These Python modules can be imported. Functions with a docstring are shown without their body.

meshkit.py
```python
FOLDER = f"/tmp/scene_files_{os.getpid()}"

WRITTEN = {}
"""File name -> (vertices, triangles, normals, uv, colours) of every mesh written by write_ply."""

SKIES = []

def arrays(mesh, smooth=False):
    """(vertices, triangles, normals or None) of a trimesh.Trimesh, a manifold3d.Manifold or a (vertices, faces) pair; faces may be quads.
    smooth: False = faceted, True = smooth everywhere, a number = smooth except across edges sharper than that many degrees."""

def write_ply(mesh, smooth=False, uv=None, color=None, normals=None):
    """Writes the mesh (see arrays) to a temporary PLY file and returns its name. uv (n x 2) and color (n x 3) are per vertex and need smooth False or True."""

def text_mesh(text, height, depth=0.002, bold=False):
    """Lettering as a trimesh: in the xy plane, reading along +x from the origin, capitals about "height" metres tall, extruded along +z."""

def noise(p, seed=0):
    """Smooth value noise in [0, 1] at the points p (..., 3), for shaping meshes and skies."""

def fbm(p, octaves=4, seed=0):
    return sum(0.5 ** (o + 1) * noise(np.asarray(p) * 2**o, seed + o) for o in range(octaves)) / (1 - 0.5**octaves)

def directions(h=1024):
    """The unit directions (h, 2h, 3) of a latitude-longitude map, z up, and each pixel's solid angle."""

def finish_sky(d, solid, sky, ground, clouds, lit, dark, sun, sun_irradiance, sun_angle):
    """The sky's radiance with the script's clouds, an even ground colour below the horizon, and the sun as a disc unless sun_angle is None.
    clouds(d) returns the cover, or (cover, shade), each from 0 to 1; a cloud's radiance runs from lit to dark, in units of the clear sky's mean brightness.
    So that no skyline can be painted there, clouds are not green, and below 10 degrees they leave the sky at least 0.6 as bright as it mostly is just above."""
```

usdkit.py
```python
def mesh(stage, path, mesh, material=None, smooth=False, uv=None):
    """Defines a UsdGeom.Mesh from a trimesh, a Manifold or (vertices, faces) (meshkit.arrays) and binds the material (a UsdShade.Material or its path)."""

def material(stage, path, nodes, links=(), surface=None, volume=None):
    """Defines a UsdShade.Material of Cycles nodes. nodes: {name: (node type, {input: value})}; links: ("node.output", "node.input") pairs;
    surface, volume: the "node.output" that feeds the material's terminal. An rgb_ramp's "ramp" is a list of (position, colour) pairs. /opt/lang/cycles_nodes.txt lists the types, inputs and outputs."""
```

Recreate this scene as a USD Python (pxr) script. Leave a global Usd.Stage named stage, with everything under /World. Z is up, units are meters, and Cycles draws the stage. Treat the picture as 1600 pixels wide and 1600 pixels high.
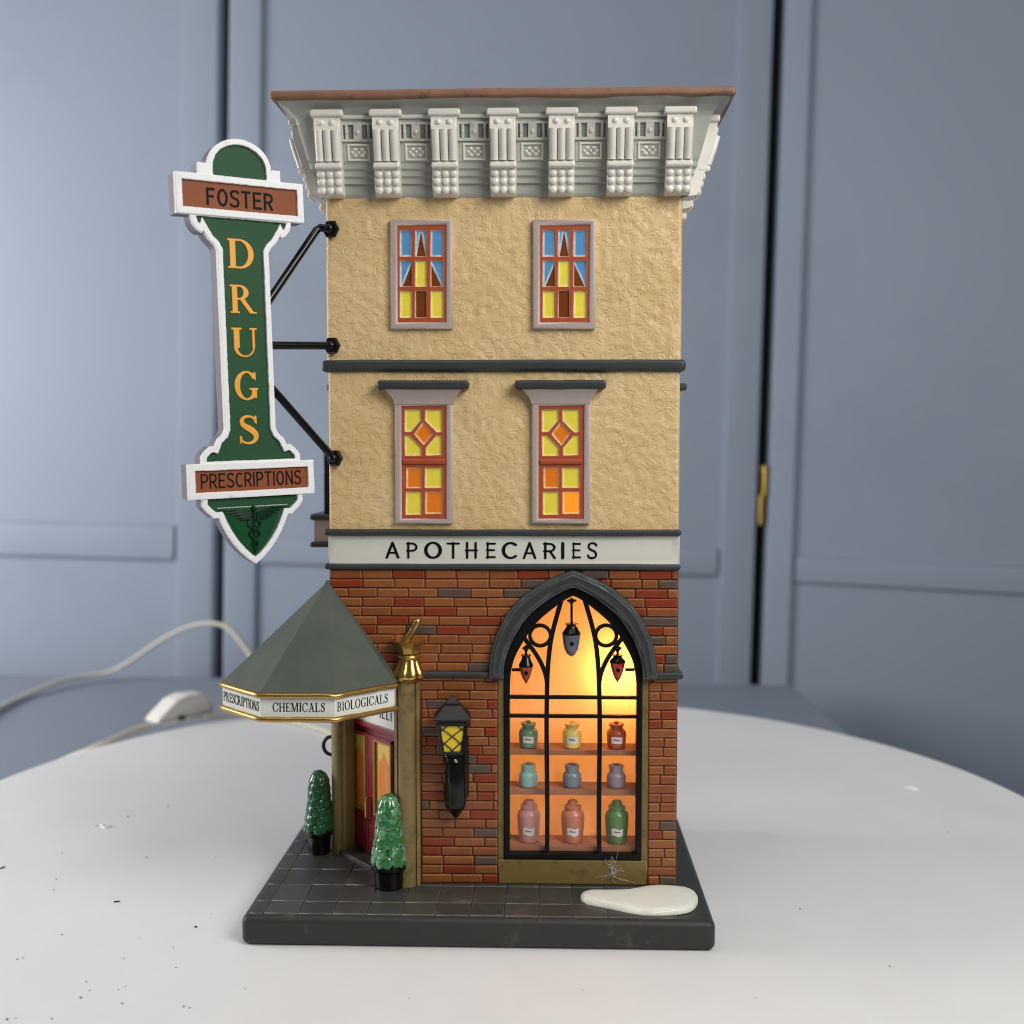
import math, numpy as np, trimesh, shapely, usdkit, meshkit
from shapely.geometry import Polygon, LineString, Point, box as sbox, MultiPolygon
from shapely.ops import unary_union
from shapely import affinity
from scipy.spatial import cKDTree
import manifold3d as m3
from pxr import Usd, UsdGeom, UsdShade, UsdLux, Sdf, Gf, Vt

stage = Usd.Stage.CreateInMemory()
UsdGeom.SetStageUpAxis(stage, 'Z'); UsdGeom.SetStageMetersPerUnit(stage, 1.0)
UsdGeom.Xform.Define(stage, '/World'); UsdGeom.Scope.Define(stage, '/World/Looks')
rng = np.random.default_rng(7)
MM = 0.001                                     # everything below is modelled in millimetres

# ------------------------------------------------------------------ camera
F, HX, HY, TB = 1800., 856., 705., 11.2        # focal length in picture widths/1600, vanishing point, height of the porcelain base
_a = math.atan((HX-800)/F); _b = math.atan((800-HY)/math.hypot(F, HX-800))
FWD = np.array([-math.sin(_a)*math.cos(_b), math.cos(_a)*math.cos(_b), -math.sin(_b)])
RGT = np.array([math.cos(_a), math.sin(_a), 0.]); UPV = np.cross(RGT, FWD)
CAM = np.array([16.4, -431.7, 175.955])
cam = UsdGeom.Camera.Define(stage, '/World/camera')
cam.CreateHorizontalApertureAttr(36.0); cam.CreateVerticalApertureAttr(36.0)
cam.CreateFocalLengthAttr(36.0*F/1600); cam.CreateFStopAttr(9.5); cam.CreateFocusDistanceAttr(0.428)
cam.CreateClippingRangeAttr(Gf.Vec2f(0.02, 50)); cam.CreateExposureAttr(0.3)
_m = np.eye(4); _m[0, :3], _m[1, :3], _m[2, :3], _m[3, :3] = RGT, UPV, -FWD, CAM*MM
cam.AddTransformOp().Set(Gf.Matrix4d(_m.tolist()))

# ------------------------------------------------------------------ room lamps, with an added side light and an ambient dome
def rect_light(name, pos, target, w, h, power, color):
    L = UsdLux.RectLight.Define(stage, '/World/'+name)
    L.CreateWidthAttr(w); L.CreateHeightAttr(h); L.CreateIntensityAttr(power); L.CreateColorAttr(Gf.Vec3f(*color)); L.CreateNormalizeAttr(False)
    p, t = np.array(pos, float), np.array(target, float); z = (p-t)/np.linalg.norm(p-t)
    x = np.cross([0, 0, 1.], z); x /= np.linalg.norm(x); y = np.cross(z, x)
    mm = np.eye(4); mm[0, :3], mm[1, :3], mm[2, :3], mm[3, :3] = x, y, z, p
    L.AddTransformOp().Set(Gf.Matrix4d(mm.tolist()))
rect_light('window_light', (0.36, -0.40, 0.50), (0, 0.0, 0.13), 0.34, 0.34, 7.2, (1.0, 0.99, 0.95))
rect_light('added_side_light', (-0.95, 0.10, 0.34), (-0.36, 0.66, 0.10), 0.5, 0.5, 9.0, (1.0, 0.965, 0.955))  # unseen lamp added to brighten the left doors
rect_light('ceiling_light', (-0.1, -0.45, 1.4), (-0.1, 0.05, 0), 0.9, 0.6, 1.5, (1.0, 0.97, 0.93))
dome = UsdLux.DomeLight.Define(stage, '/World/room_dome')  # even dome standing in for light bounced around the unseen room
dome.CreateIntensityAttr(1.0)
_dm = usdkit.material(stage, '/World/Looks/room_ambient', {'b': ('background_shader', {'color': (0.93, 0.95, 1.0), 'strength': 0.10})}, surface='b.background')
UsdShade.MaterialBindingAPI.Apply(dome.GetPrim()).Bind(_dm)
dome.GetPrim().SetCustomDataByKey('kind', 'structure')
BULB_POWER = 240.0

# ------------------------------------------------------------------ picture point -> point on a real plane (mm)
def ray(px, py): return FWD*F + RGT*(px-800) + UPV*(800-py)
def Y(px, py, y=0.):
    d = ray(px, py); p = CAM + d*((y-CAM[1])/d[1]); return np.array([p[0], p[2]])
def G(px, py, z=0.):
    d = ray(px, py); p = CAM + d*((z-CAM[2])/d[2]); return np.array([p[0], p[1]])
def PL(px, py, o, n):
    d = ray(px, py); return CAM + d*(np.dot(np.asarray(o)-CAM, n)/np.dot(d, n))
def zc(py, y=0.): return Y(788, py, y)[1]

# ------------------------------------------------------------------ materials
def S(r, g, b, k=1.2):
    c = np.array([r, g, b], float)/255; c = np.where(c <= .04045, c/12.92, ((c+.055)/1.055)**2.4)
    return tuple(np.clip(c*k, 0, .92))
LOOKS = {}
def paint(name, col, rough=.42, var=.10, scale=260., edge=None, bump=0., bscale=900., coat=0., spec=.5, dirt_or_sheen=None, emit=None, metal=0., sss=0.):
    nodes = {'g': ('geometry', {}), 'n': ('noise_texture', {'scale': scale, 'detail': 4.}),
             'mx': ('mix_color', {'a': tuple(np.clip(np.array(col)*(1-var), 0, .95)), 'b': tuple(np.clip(np.array(col)*(1+var), 0, .95))}),
             'p': ('principled_bsdf', {'roughness': rough, 'specular_ior_level': spec, 'coat_weight': coat, 'coat_roughness': .12, 'metallic': metal})}
    links = [('g.position', 'n.vector'), ('n.fac', 'mx.fac')]
    out = 'mx.result'
    if dirt_or_sheen:                                   # worn or grimy blotches, or painted leaf sheen: (colour, noise scale, from, to)
        nodes['dn'] = ('noise_texture', {'scale': dirt_or_sheen[1], 'detail': 6., 'roughness': .65})
        nodes['dr'] = ('map_range', {'from_min': dirt_or_sheen[2], 'from_max': dirt_or_sheen[3], 'clamp': True})
        nodes['dm'] = ('mix_color', {'b': dirt_or_sheen[0]})
        links += [('g.position', 'dn.vector'), ('dn.fac', 'dr.value'), ('dr.result', 'dm.fac'), (out, 'dm.a')]; out = 'dm.result'
    if edge:                                   # glaze thinned over the edges / washed into grooves, plus painted window glints: (colour, strength)
        nodes['at'] = ('attribute', {'attribute': 'edge'})
        nodes['en'] = ('noise_texture', {'scale': 700., 'detail': 2.})
        nodes['er'] = ('map_range', {'from_min': .25, 'from_max': .65, 'to_min': .45, 'to_max': 1., 'clamp': True})
        nodes['em'] = ('math', {'math_type': 'multiply'}); nodes['es'] = ('math', {'math_type': 'multiply', 'value2': edge[1], 'use_clamp': True})
        nodes['ec'] = ('mix_color', {'b': edge[0]})
        links += [('g.position', 'en.vector'), ('en.fac', 'er.value'), ('er.result', 'em.value1'), ('at.fac', 'em.value2'), ('em.value', 'es.value1'), ('es.value', 'ec.fac'), (out, 'ec.a')]
        out = 'ec.result'
    links.append((out, 'p.base_color'))
    if bump:
        nodes['bn'] = ('noise_texture', {'scale': bscale, 'detail': 3.}); nodes['bu'] = ('bump', {'strength': .6, 'distance': bump})
        links += [('g.position', 'bn.vector'), ('bn.fac', 'bu.height'), ('bu.normal', 'p.normal')]
    if emit:
        nodes['p'][1]['emission_color'] = emit[0]; nodes['p'][1]['emission_strength'] = emit[1]
    if sss:
        nodes['p'][1].update(subsurface_weight=sss, subsurface_scale=.002, subsurface_radius=(1., .8, .6))
    LOOKS[name] = usdkit.material(stage, '/World/Looks/'+name, nodes, links, surface='p.BSDF')
    return name

paint('plaster', S(208, 181, 134), .46, .07, 90, coat=.08, dirt_or_sheen=(S(196, 163, 108), 24, .42, .8), edge=(S(146, 110, 66), .6), bump=.00006, bscale=2500)
paint('mortar', S(98, 48, 24), .5, .15, 300)
BR = [paint('brick_tan', S(136, 80, 40), .30, .16, 350, edge=(S(164, 108, 68), .85), bump=.00005, coat=.15),
      paint('brick_tan_b', S(128, 72, 37), .30, .18, 350, edge=(S(158, 100, 64), .85), bump=.00008),
      paint('brick_red', S(126, 50, 22), .30, .15, 350, edge=(S(148, 76, 46), .75), bump=.00008),
      paint('brick_grey', S(86, 70, 60), .30, .12, 350, edge=(S(134, 108, 90), .55), bump=.00008)]
paint('charcoal', S(54, 58, 57), .36, .12, 200, spec=.35, edge=(S(104, 106, 102), .5), bump=.00005)
paint('base_grey', S(50, 50, 48), .45, .12, 90, spec=.3, bump=.00006, bscale=1200, dirt_or_sheen=(S(96, 92, 86), 60, .58, .75))
TILES = [paint('tile_grey', S(60, 58, 55), .42, .15, 120, edge=(S(128, 122, 112), .6), bump=.00006, dirt_or_sheen=(S(100, 95, 88), 90, .58, .78)),
         paint('tile_grey_b', S(53, 52, 51), .45, .15, 120, edge=(S(122, 118, 110), .6), bump=.00006)]
paint('sign_cream', S(205, 203, 192), .4, .05, 120, edge=(S(160, 155, 145), .4))
paint('ink', (.004, .004, .004), .6, .1, spec=.15)
paint('cornice_grey', S(160, 161, 153), .3, .12, 130, edge=(S(185, 185, 174), .6), dirt_or_sheen=(S(165, 166, 156), 90, .5, .75))
paint('cornice_stone', S(216, 212, 202), .3, .06, 150, coat=.35)
paint('frieze', S(190, 188, 178), .33, .10, 200, dirt_or_sheen=(S(140, 143, 137), 180, .5, .8), coat=.2)
paint('slot_grey', S(118, 122, 119), .45, .15, 300)
paint('roof_brown', S(128, 92, 70), .5, .22, 130, bump=.0001, bscale=500, dirt_or_sheen=(S(70, 52, 42), 160, .55, .72))
paint('window_stone', S(168, 152, 146), .4, .08, 200, edge=(S(208, 196, 184), .45), bump=.00005)
paint('sash_red', S(164, 74, 42), .36, .12, 300, edge=(S(250, 214, 190), 1.), coat=.2)  # pale edge: thinned glaze, with white glints painted along the rims
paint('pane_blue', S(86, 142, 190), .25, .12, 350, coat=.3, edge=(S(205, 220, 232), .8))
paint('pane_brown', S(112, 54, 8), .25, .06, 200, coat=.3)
paint('pane_yellow', S(222, 204, 70), .25, .10, 260, coat=.4, edge=(S(252, 236, 130), 1.), emit=((1., .78, .12), .04))  # weak pane emission, here and below, stands in for bulb light inside
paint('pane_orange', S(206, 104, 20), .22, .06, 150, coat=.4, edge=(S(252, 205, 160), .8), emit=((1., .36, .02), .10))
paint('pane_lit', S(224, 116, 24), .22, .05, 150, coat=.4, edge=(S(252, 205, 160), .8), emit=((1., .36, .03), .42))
paint('olive', S(124, 106, 66), .5, .14, 200, bump=.00006, dirt_or_sheen=(S(84, 66, 36), 120, .55, .75), edge=(S(150, 132, 90), .4))
paint('olive_dark', S(114, 96, 50), .5, .14, 160, bump=.00006, dirt_or_sheen=(S(74, 62, 30), 110, .52, .75))
paint('awning_grey', S(76, 82, 74), .72, .12, 160, bump=.00005, bscale=3000, dirt_or_sheen=(S(62, 72, 65), 70, .45, .85), edge=(S(116, 118, 108), .4))
paint('white_glaze', S(222, 224, 216), .28, .03, 200, coat=.3)
paint('gold', (.72, .46, .13), .26, .12, 400, metal=1., bump=.00012, bscale=900)
paint('gold_bronze', (.55, .36, .12), .34, .15, 400, metal=1., bump=.00010, bscale=900)
paint('door_red', S(122, 22, 32), .34, .12, 200, edge=(S(90, 14, 20), .6), coat=.2)
paint('door_gold', S(150, 112, 56), .45, .15, 260)
paint('door_yellow', S(208, 176, 70), .3, .1, 300, coat=.2)
paint('door_orange', S(212, 122, 44), .3, .1, 200, coat=.2)
paint('black_metal', (.004, .004, .004), .17, .2, 300, spec=.4)
paint('black_matte', (.006, .006, .006), .4, .2, 300, spec=.2)
paint('black_iron', (.005, .005, .005), .34, .2, 500, bump=.00006)
paint('lamp_yellow', (.92, .62, .01), .35, .08, 300, coat=.2)
paint('sign_green', S(34, 74, 46), .55, .07, 150, spec=.25)
paint('sign_green_gloss', S(12, 72, 38), .22, .2, 350, coat=.35, bump=.00012, bscale=700)
paint('sign_white', S(244, 244, 238), .5, .03, 250, bump=.00006, bscale=1500, dirt_or_sheen=(S(196, 194, 188), 140, .62, .74))
paint('sign_grey', S(112, 110, 116), .5, .08, 200)
paint('sign_brown', S(134, 74, 42), .55, .06, 200, spec=.25)
paint('letter_orange', S(240, 158, 44), .45, .06, 300)
paint('emblem_green', S(9, 44, 24), .4, .3, 500, spec=.2)
paint('leaf_dark', S(26, 80, 44), .16, .25, 260, coat=.8, edge=(S(8, 36, 14), .9))
paint('leaf_frost_sheen', S(44, 106, 56), .15, .22, 260, coat=1., edge=(S(16, 66, 24), .9), dirt_or_sheen=(S(136, 172, 148), 260, .50, .70))  # pale blotches: some frosting, and glossy sheen painted into the colour
paint('snow', S(232, 226, 212), .35, .04, 120, sss=.3, bump=.0002, bscale=180)
paint('table_white', S(217, 217, 216), .38, .012, 7., dirt_or_sheen=(S(210, 207, 207), 5, .45, .75), spec=.35, bump=.00002, bscale=600)
paint('speck', (.02, .018, .016), .7, .1)
paint('scuff', (.9, .9, .9), .2, .05, coat=.6)
paint('door_paint', S(131, 141, 156), .55, .03, 5., bump=.00005, bscale=220, spec=.25, dirt_or_sheen=(S(120, 128, 144), 3.0, .5, .9))
paint('gap_shade', (.035, .04, .045), .8, .1)
paint('ledge_paint', S(122, 130, 142), .5, .05, 8., spec=.25, bump=.00004, bscale=300)
paint('brass', (.42, .29, .08), .3, .12, 300, metal=1.)
paint('cord', S(184, 182, 168), .4, .05, 200)
paint('switch_white', S(214, 212, 206), .35, .03, 200)
paint('switch_dark', S(70, 62, 58), .5, .1)
paint('shelf', S(158, 104, 74), .45, .12, 260, edge=(S(170, 150, 130), .3))
paint('liner_white', (.86, .84, .80), .6, .03)
paint('label_paper', S(228, 220, 212), .5, .04, 500)
for nm, c in dict(jar_green=(96, 138, 106), jar_yellow=(226, 190, 84), jar_red=(178, 66, 32), jar_aqua=(132, 178, 168), jar_slate=(112, 120, 132),
                  jar_lilac=(140, 120, 132), jar_pink=(194, 122, 114), jar_coral=(196, 102, 66), jar_leaf=(72, 120, 52)).items():
    c = np.array(c)*.76+np.dot(c, (.3, .59, .11))*.24
    paint(nm, S(*c, 1.45), .3, .08, 300, coat=.25)
paint('globe_slate', S(92, 92, 110), .22, .08, 300, coat=.5)
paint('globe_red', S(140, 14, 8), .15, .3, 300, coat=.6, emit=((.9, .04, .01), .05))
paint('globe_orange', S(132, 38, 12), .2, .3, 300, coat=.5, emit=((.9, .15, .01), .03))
paint('lint', (.8, .79, .77), .7, .02)
LOOKS['frosted_panel'] = usdkit.material(stage, '/World/Looks/frosted_panel', {
    'g': ('geometry', {}), 'n': ('noise_texture', {'scale': 900., 'detail': 3.}), 'm': ('mix_color', {'a': (.92, .66, .40), 'b': (.97, .78, .50)}),
    't': ('translucent_bsdf', {}), 'd': ('diffuse_bsdf', {'color': (.78, .58, .42)}), 'x': ('mix_closure', {'fac': .4})},
    [('g.position', 'n.vector'), ('n.fac', 'm.fac'), ('m.result', 't.color'), ('t.BSDF', 'x.closure1'), ('d.BSDF', 'x.closure2')], surface='x.closure')
LOOKS['thin_glass'] = usdkit.material(stage, '/World/Looks/thin_glass', {
    't': ('transparent_bsdf', {'color': (.98, .98, .97)}), 'gl': ('glossy_bsdf', {'color': (1, 1, 1), 'roughness': .03}), 'f': ('layer_weight', {'blend': .5}),
    'pw': ('math', {'math_type': 'power', 'value2': 4.}), 'ma': ('math', {'math_type': 'multiply_add', 'value2': .6, 'value3': .03}), 'x': ('mix_closure', {})},
    [('f.facing', 'pw.value1'), ('pw.value', 'ma.value1'), ('ma.value', 'x.fac'), ('t.BSDF', 'x.closure1'), ('gl.BSDF', 'x.closure2')], surface='x.closure')
LOOKS['bulb_light'] = usdkit.material(stage, '/World/Looks/bulb_light', {'e': ('emission', {'color': (1., .64, .33), 'strength': BULB_POWER})}, surface='e.emission')

# ------------------------------------------------------------------ object helpers
used = {}
def numbered(parent, name):
    k = (parent, name); n = used.get(k, 0); used[k] = n+1
    return name if n == 0 else f'{name}_{n:03d}'
def data(prim, **kw):
    for k, v in kw.items():
        if v: prim.SetCustomDataByKey(k, v)
LOC = {}
def thing(name, label, cat, loc=(0, 0, 0), group=None):
    p = '/World/'+numbered('/World', name); x = UsdGeom.Xform.Define(stage, p)
    x.AddTranslateOp().Set(Gf.Vec3d(*[float(c)*MM for c in loc])); LOC[p] = np.array(loc, float)
    data(x.GetPrim(), label=label, category=cat, group=group); return p
def obj(name, mesh, mat, parent='/World', smooth=False, edge=None, **kw):
    """One Mesh prim from a mesh in world millimetres. mesh may be (trimesh, edge values)."""
    if isinstance(mesh, tuple) and isinstance(mesh[0], trimesh.Trimesh): mesh, edge = mesh
    if hasattr(mesh, 'to_mesh'):
        mm = mesh.to_mesh(); mesh = trimesh.Trimesh(mm.vert_properties[:, :3], mm.tri_verts, process=True)
    path = parent+'/'+numbered(parent, name)
    root = '/'.join(path.split('/')[:3]); loc = LOC.get(root, np.zeros(3))
    v, f, n = meshkit.arrays(mesh, smooth)
    e = None
    if edge is not None:
        e = np.asarray(edge, float)
        if len(e) != len(v) or smooth not in (True, False): e = e[cKDTree(mesh.vertices).query(v)[1]]
    m = UsdGeom.Mesh.Define(stage, path)
    m.CreatePointsAttr(Vt.Vec3fArray.FromNumpy(((v-loc)*MM).astype(np.float32)))
    m.CreateFaceVertexCountsAttr(Vt.IntArray.FromNumpy(np.full(len(f), 3, np.int32)))
    m.CreateFaceVertexIndicesAttr(Vt.IntArray.FromNumpy(f.astype(np.int32).ravel()))
    m.CreateSubdivisionSchemeAttr('none')
    if n is not None:
        m.CreateNormalsAttr(Vt.Vec3fArray.FromNumpy(n.astype(np.float32))); m.SetNormalsInterpolation('vertex')
    if e is not None:
        UsdGeom.PrimvarsAPI(m).CreatePrimvar('edge', Sdf.ValueTypeNames.FloatArray, 'vertex').Set(Vt.FloatArray.FromNumpy(e.astype(np.float32)))
    UsdShade.MaterialBindingAPI.Apply(m.GetPrim()).Bind(LOOKS[mat])
    data(m.GetPrim(), **kw); return path

def cat(*ms):
    ms = [m for m in ms if m is not None]
    if isinstance(ms[0], tuple):
        return trimesh.util.concatenate([m[0] for m in ms]), np.concatenate([m[1] for m in ms])
    return trimesh.util.concatenate(ms)
def polys(p): return [g for g in getattr(p, 'geoms', [p]) if g.geom_type == 'Polygon' and g.area > 1e-6]
def tri2d(p):
    v, f = trimesh.creation.triangulate_polygon(p, engine='earcut')
    v = np.asarray(v); f = np.asarray(f)
    if len(f) == 0: return v, f
    a = v[f]; ar = np.cross(a[:, 1]-a[:, 0], a[:, 2]-a[:, 0]); f = f.copy(); f[ar < 0] = f[ar < 0][:, ::-1]
    return v, f
def relief(poly, front, back, steps=((0, 0),), cap=False, edges=None):
    """Solid of a flat outline: (u, v, w), front face at w=front, its border stepped back by (inset, drop) pairs from the outside in. Returns (mesh, edge)."""
    steps = list(steps); V, Fc, E, base = [], [], [], 0
    edges = edges or list(np.linspace(1, 0, len(steps)))
    for P0 in polys(poly):
        P0 = shapely.geometry.polygon.orient(P0, 1.0)
        lev = [P0 if s[0] == 0 else P0.buffer(-s[0], join_style=2, mitre_limit=3) for s in steps]
        for ring in [P0.exterior, *P0.interiors]:
            c = np.asarray(ring.coords)[:-1]; k = len(c); w0 = front-steps[0][1]
            V += [np.c_[c, np.full(k, w0)], np.c_[c, np.full(k, back)]]; E += [np.full(k, edges[0]), np.full(k, edges[0])]
            i = np.arange(k); j = (i+1) % k
            Fc += [np.c_[i+k, j+k, j]+base, np.c_[i+k, j, i]+base]; base += 2*k
        for s in range(len(steps)-1):
            A, B = lev[s], lev[s+1]
            for q in polys(A.difference(B)):
                v, f = tri2d(q); d = shapely.distance(B.boundary, shapely.points(v)) < 1e-5
                w = np.where(d, front-steps[s+1][1], front-steps[s][1])
                V.append(np.c_[v, w]); E.append(np.where(d, edges[s+1], edges[s])); Fc.append(f+base); base += len(v)
        for q in polys(lev[-1]):
            v, f = tri2d(q); V.append(np.c_[v, np.full(len(v), front-steps[-1][1])]); E.append(np.full(len(v), edges[-1])); Fc.append(f+base); base += len(v)
        if cap:
            v, f = tri2d(P0); V.append(np.c_[v, np.full(len(v), back)]); E.append(np.full(len(v), edges[0])); Fc.append(f[:, ::-1]+base); base += len(v)
    V, E, Fc = np.vstack(V), np.concatenate(E), np.vstack(Fc)
    key, inv = np.unique(np.round(V, 5), axis=0, return_inverse=True); inv = inv.ravel()
    e = np.zeros(len(key)); np.maximum.at(e, inv, E); Fc = inv[Fc]
    ok = (Fc[:, 0] != Fc[:, 1]) & (Fc[:, 1] != Fc[:, 2]) & (Fc[:, 0] != Fc[:, 2])
    return trimesh.Trimesh(key, Fc[ok], process=False), e
def rnd(r, n=3): return [(r*(1-math.cos(t)), r*(1-math.sin(t))) for t in np.linspace(0, math.pi/2, n+1)]
def bev(r, n=3, drop=None):
    drop = r if drop is None else drop
    return [(r*(1-math.cos(t)), drop*(1-math.sin(t))) for t in np.linspace(0, math.pi/2, n+1)]
def tf(m, o, e1, e2, e3):
    mesh, e = m if isinstance(m, tuple) else (m, None)
    v = np.asarray(mesh.vertices); o, e1, e2, e3 = (np.asarray(q, float) for q in (o, e1, e2, e3))
    r = trimesh.Trimesh(o + v[:, :1]*e1 + v[:, 1:2]*e2 + v[:, 2:3]*e3, mesh.faces, process=False)
    return (r, e) if e is not None else r
def front(m, y=0.): return tf(m, (0, y, 0), (1, 0, 0), (0, 0, 1), (0, -1, 0))      # outline in (x, z), w towards the viewer
def top(m): return m                                                                # outline in (x, y), w up
def rbox(x0, x1, y0, y1, z0, z1, r=.6, n=10):
    r = min(r, (x1-x0)/2.001, (y1-y0)/2.001, (z1-z0)/2.001)
    s = m3.Manifold.sphere(r, n)
    return m3.Manifold.batch_hull([s.translate((x, y, z)) for x in (x0+r, x1-r) for y in (y0+r, y1-r) for z in (z0+r, z1-r)])
def mtri(man):
    mm = man.to_mesh(); return trimesh.Trimesh(mm.vert_properties[:, :3], mm.tri_verts, process=True)
def bx(x0, x1, y0, y1, z0, z1):
    return trimesh.creation.box(bounds=[[x0, y0, z0], [x1, y1, z1]])
def lathe(prof, n=32, at=(0, 0, 0)):
    m = trimesh.creation.revolve(np.array(prof, float), sections=n); m.apply_translation(at); return m
def tube(pts, r, n=10, closed=False, caps=True):
    P = np.asarray(pts, float); k = len(P); R_ = np.broadcast_to(np.asarray(r, float), (k,))
    T = np.gradient(P, axis=0) if not closed else np.roll(P, -1, 0)-np.roll(P, 1, 0)
    T /= np.linalg.norm(T, axis=1, keepdims=True)+1e-12
    ref = np.array([0, 0, 1.]) if abs(T[0, 2]) < .9 else np.array([1., 0, 0]); N = np.cross(T[0], ref); N /= np.linalg.norm(N)
    V = []; th = np.linspace(0, 2*math.pi, n, endpoint=False)
    for i in range(k):
        N = N - T[i]*np.dot(N, T[i]); N /= np.linalg.norm(N); Bn = np.cross(T[i], N)
        V.append(P[i]+R_[i]*(np.cos(th)[:, None]*N+np.sin(th)[:, None]*Bn))
    V = np.vstack(V); Fc = []
    for i in range(k if closed else k-1):
        a, b_ = i*n, ((i+1) % k)*n
        for j in range(n):
            q = (j+1) % n; Fc += [(a+j, a+q, b_+q), (a+j, b_+q, b_+j)]
    if caps and not closed:
        V = np.vstack([V, P[0], P[-1]]); c0, c1 = len(V)-2, len(V)-1
        for j in range(n):
            q = (j+1) % n; Fc += [(c0, q, j), (c1, (k-1)*n+j, (k-1)*n+q)]
    return trimesh.Trimesh(V, Fc, process=False)
def spline(pts, n=8):
    from scipy.interpolate import CubicSpline
    P = np.asarray(pts, float); d = np.r_[0, np.cumsum(np.linalg.norm(np.diff(P, axis=0), axis=1))]
    return CubicSpline(d, P)(np.linspace(0, d[-1], n*(len(P)-1)+1))
def ball(c, r, s=2, squash=(1, 1, 1)):
    m = trimesh.creation.icosphere(s, r); m.apply_scale(squash); m.apply_translation(c); return m
def xb(x0, x1, z0, z1): return sbox(min(x0, x1), min(z0, z1), max(x0, x1), max(z0, z1))
def pxbox(px0, py0, px1, py1, y=0.):
    a, b_ = Y(px0, py0, y), Y(px1, py1, y); return xb(a[0], b_[0], a[1], b_[1])

# ------------------------------------------------------------------ lettering (outlines one unit tall)
def ell(cx, cy, rx, ry): return affinity.scale(Point(cx, cy).buffer(1, 24), rx, ry, origin=(cx, cy))
def sans(ch, t=.13, cap=2):
    def L(*p): return LineString(p).buffer(t/2, cap_style=cap, join_style=2 if cap == 2 else 1)
    def arc(cx, cy, rx, ry, a0, a1): return L(*[(cx+rx*math.cos(math.radians(q)), cy+ry*math.sin(math.radians(q))) for q in np.linspace(a0, a1, 28)])
    h = t/2; lo, hi = h, 1-h
    D = {'F': ([L((h, 0), (h, 1)), L((0, hi), (.5, hi)), L((0, .52), (.44, .52))], .5),
         'E': ([L((h, 0), (h, 1)), L((0, hi), (.52, hi)), L((0, .52), (.47, .52)), L((0, lo), (.52, lo))], .52),
         'T': ([L((.28, 0), (.28, 1)), L((0, hi), (.56, hi))], .56), 'I': ([L((h, 0), (h, 1))], t),
         'L': ([L((h, 0), (h, 1)), L((0, lo), (.46, lo))], .46),
         'H': ([L((h, 0), (h, 1)), L((.56-h, 0), (.56-h, 1)), L((0, .5), (.56, .5))], .56),
         'N': ([L((h, 0), (h, 1)), L((.58-h, 0), (.58-h, 1)), L((h, 1-h*.6), (.58-h, h*.6))], .58),
         'O': ([L(*[(.31+(.31-h)*math.cos(q), .5+(.5-h)*math.sin(q)) for q in np.linspace(0, 2*math.pi, 40)])], .62),
         'C': ([arc(.31, .5, .31-h, .5-h, 48, 312)], .55),
         'S': ([L(*spline([(.50, .80), (.40, .92), (.25, hi), (.10, .87), (h, .74), (.12, .60), (.27, .52), (.43, .42), (.50-h*.3, .27), (.43, .12), (.26, lo), (.11, .09), (.03, .22)], 5))], .53),
         'P': ([L((h, 0), (h, 1)), L((0, hi), (.28, hi)), L((0, .46), (.28, .46)), arc(.27, (hi+.46)/2, .23, (hi-.46)/2, -90, 90)], .52),
         'A': ([L((h*.6, 0), (.31, 1)), L((.62-h*.6, 0), (.31, 1)), L((.12, .32), (.5, .32))], .62)}
    D['R'] = (D['P'][0]+[L((.28, .46), (.52, 0))], .55)
    g, w = D[ch]; return unary_union(g).intersection(sbox(-.3, -.0, 1.5, 1.0)) if cap == 2 else unary_union(g), w
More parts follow.
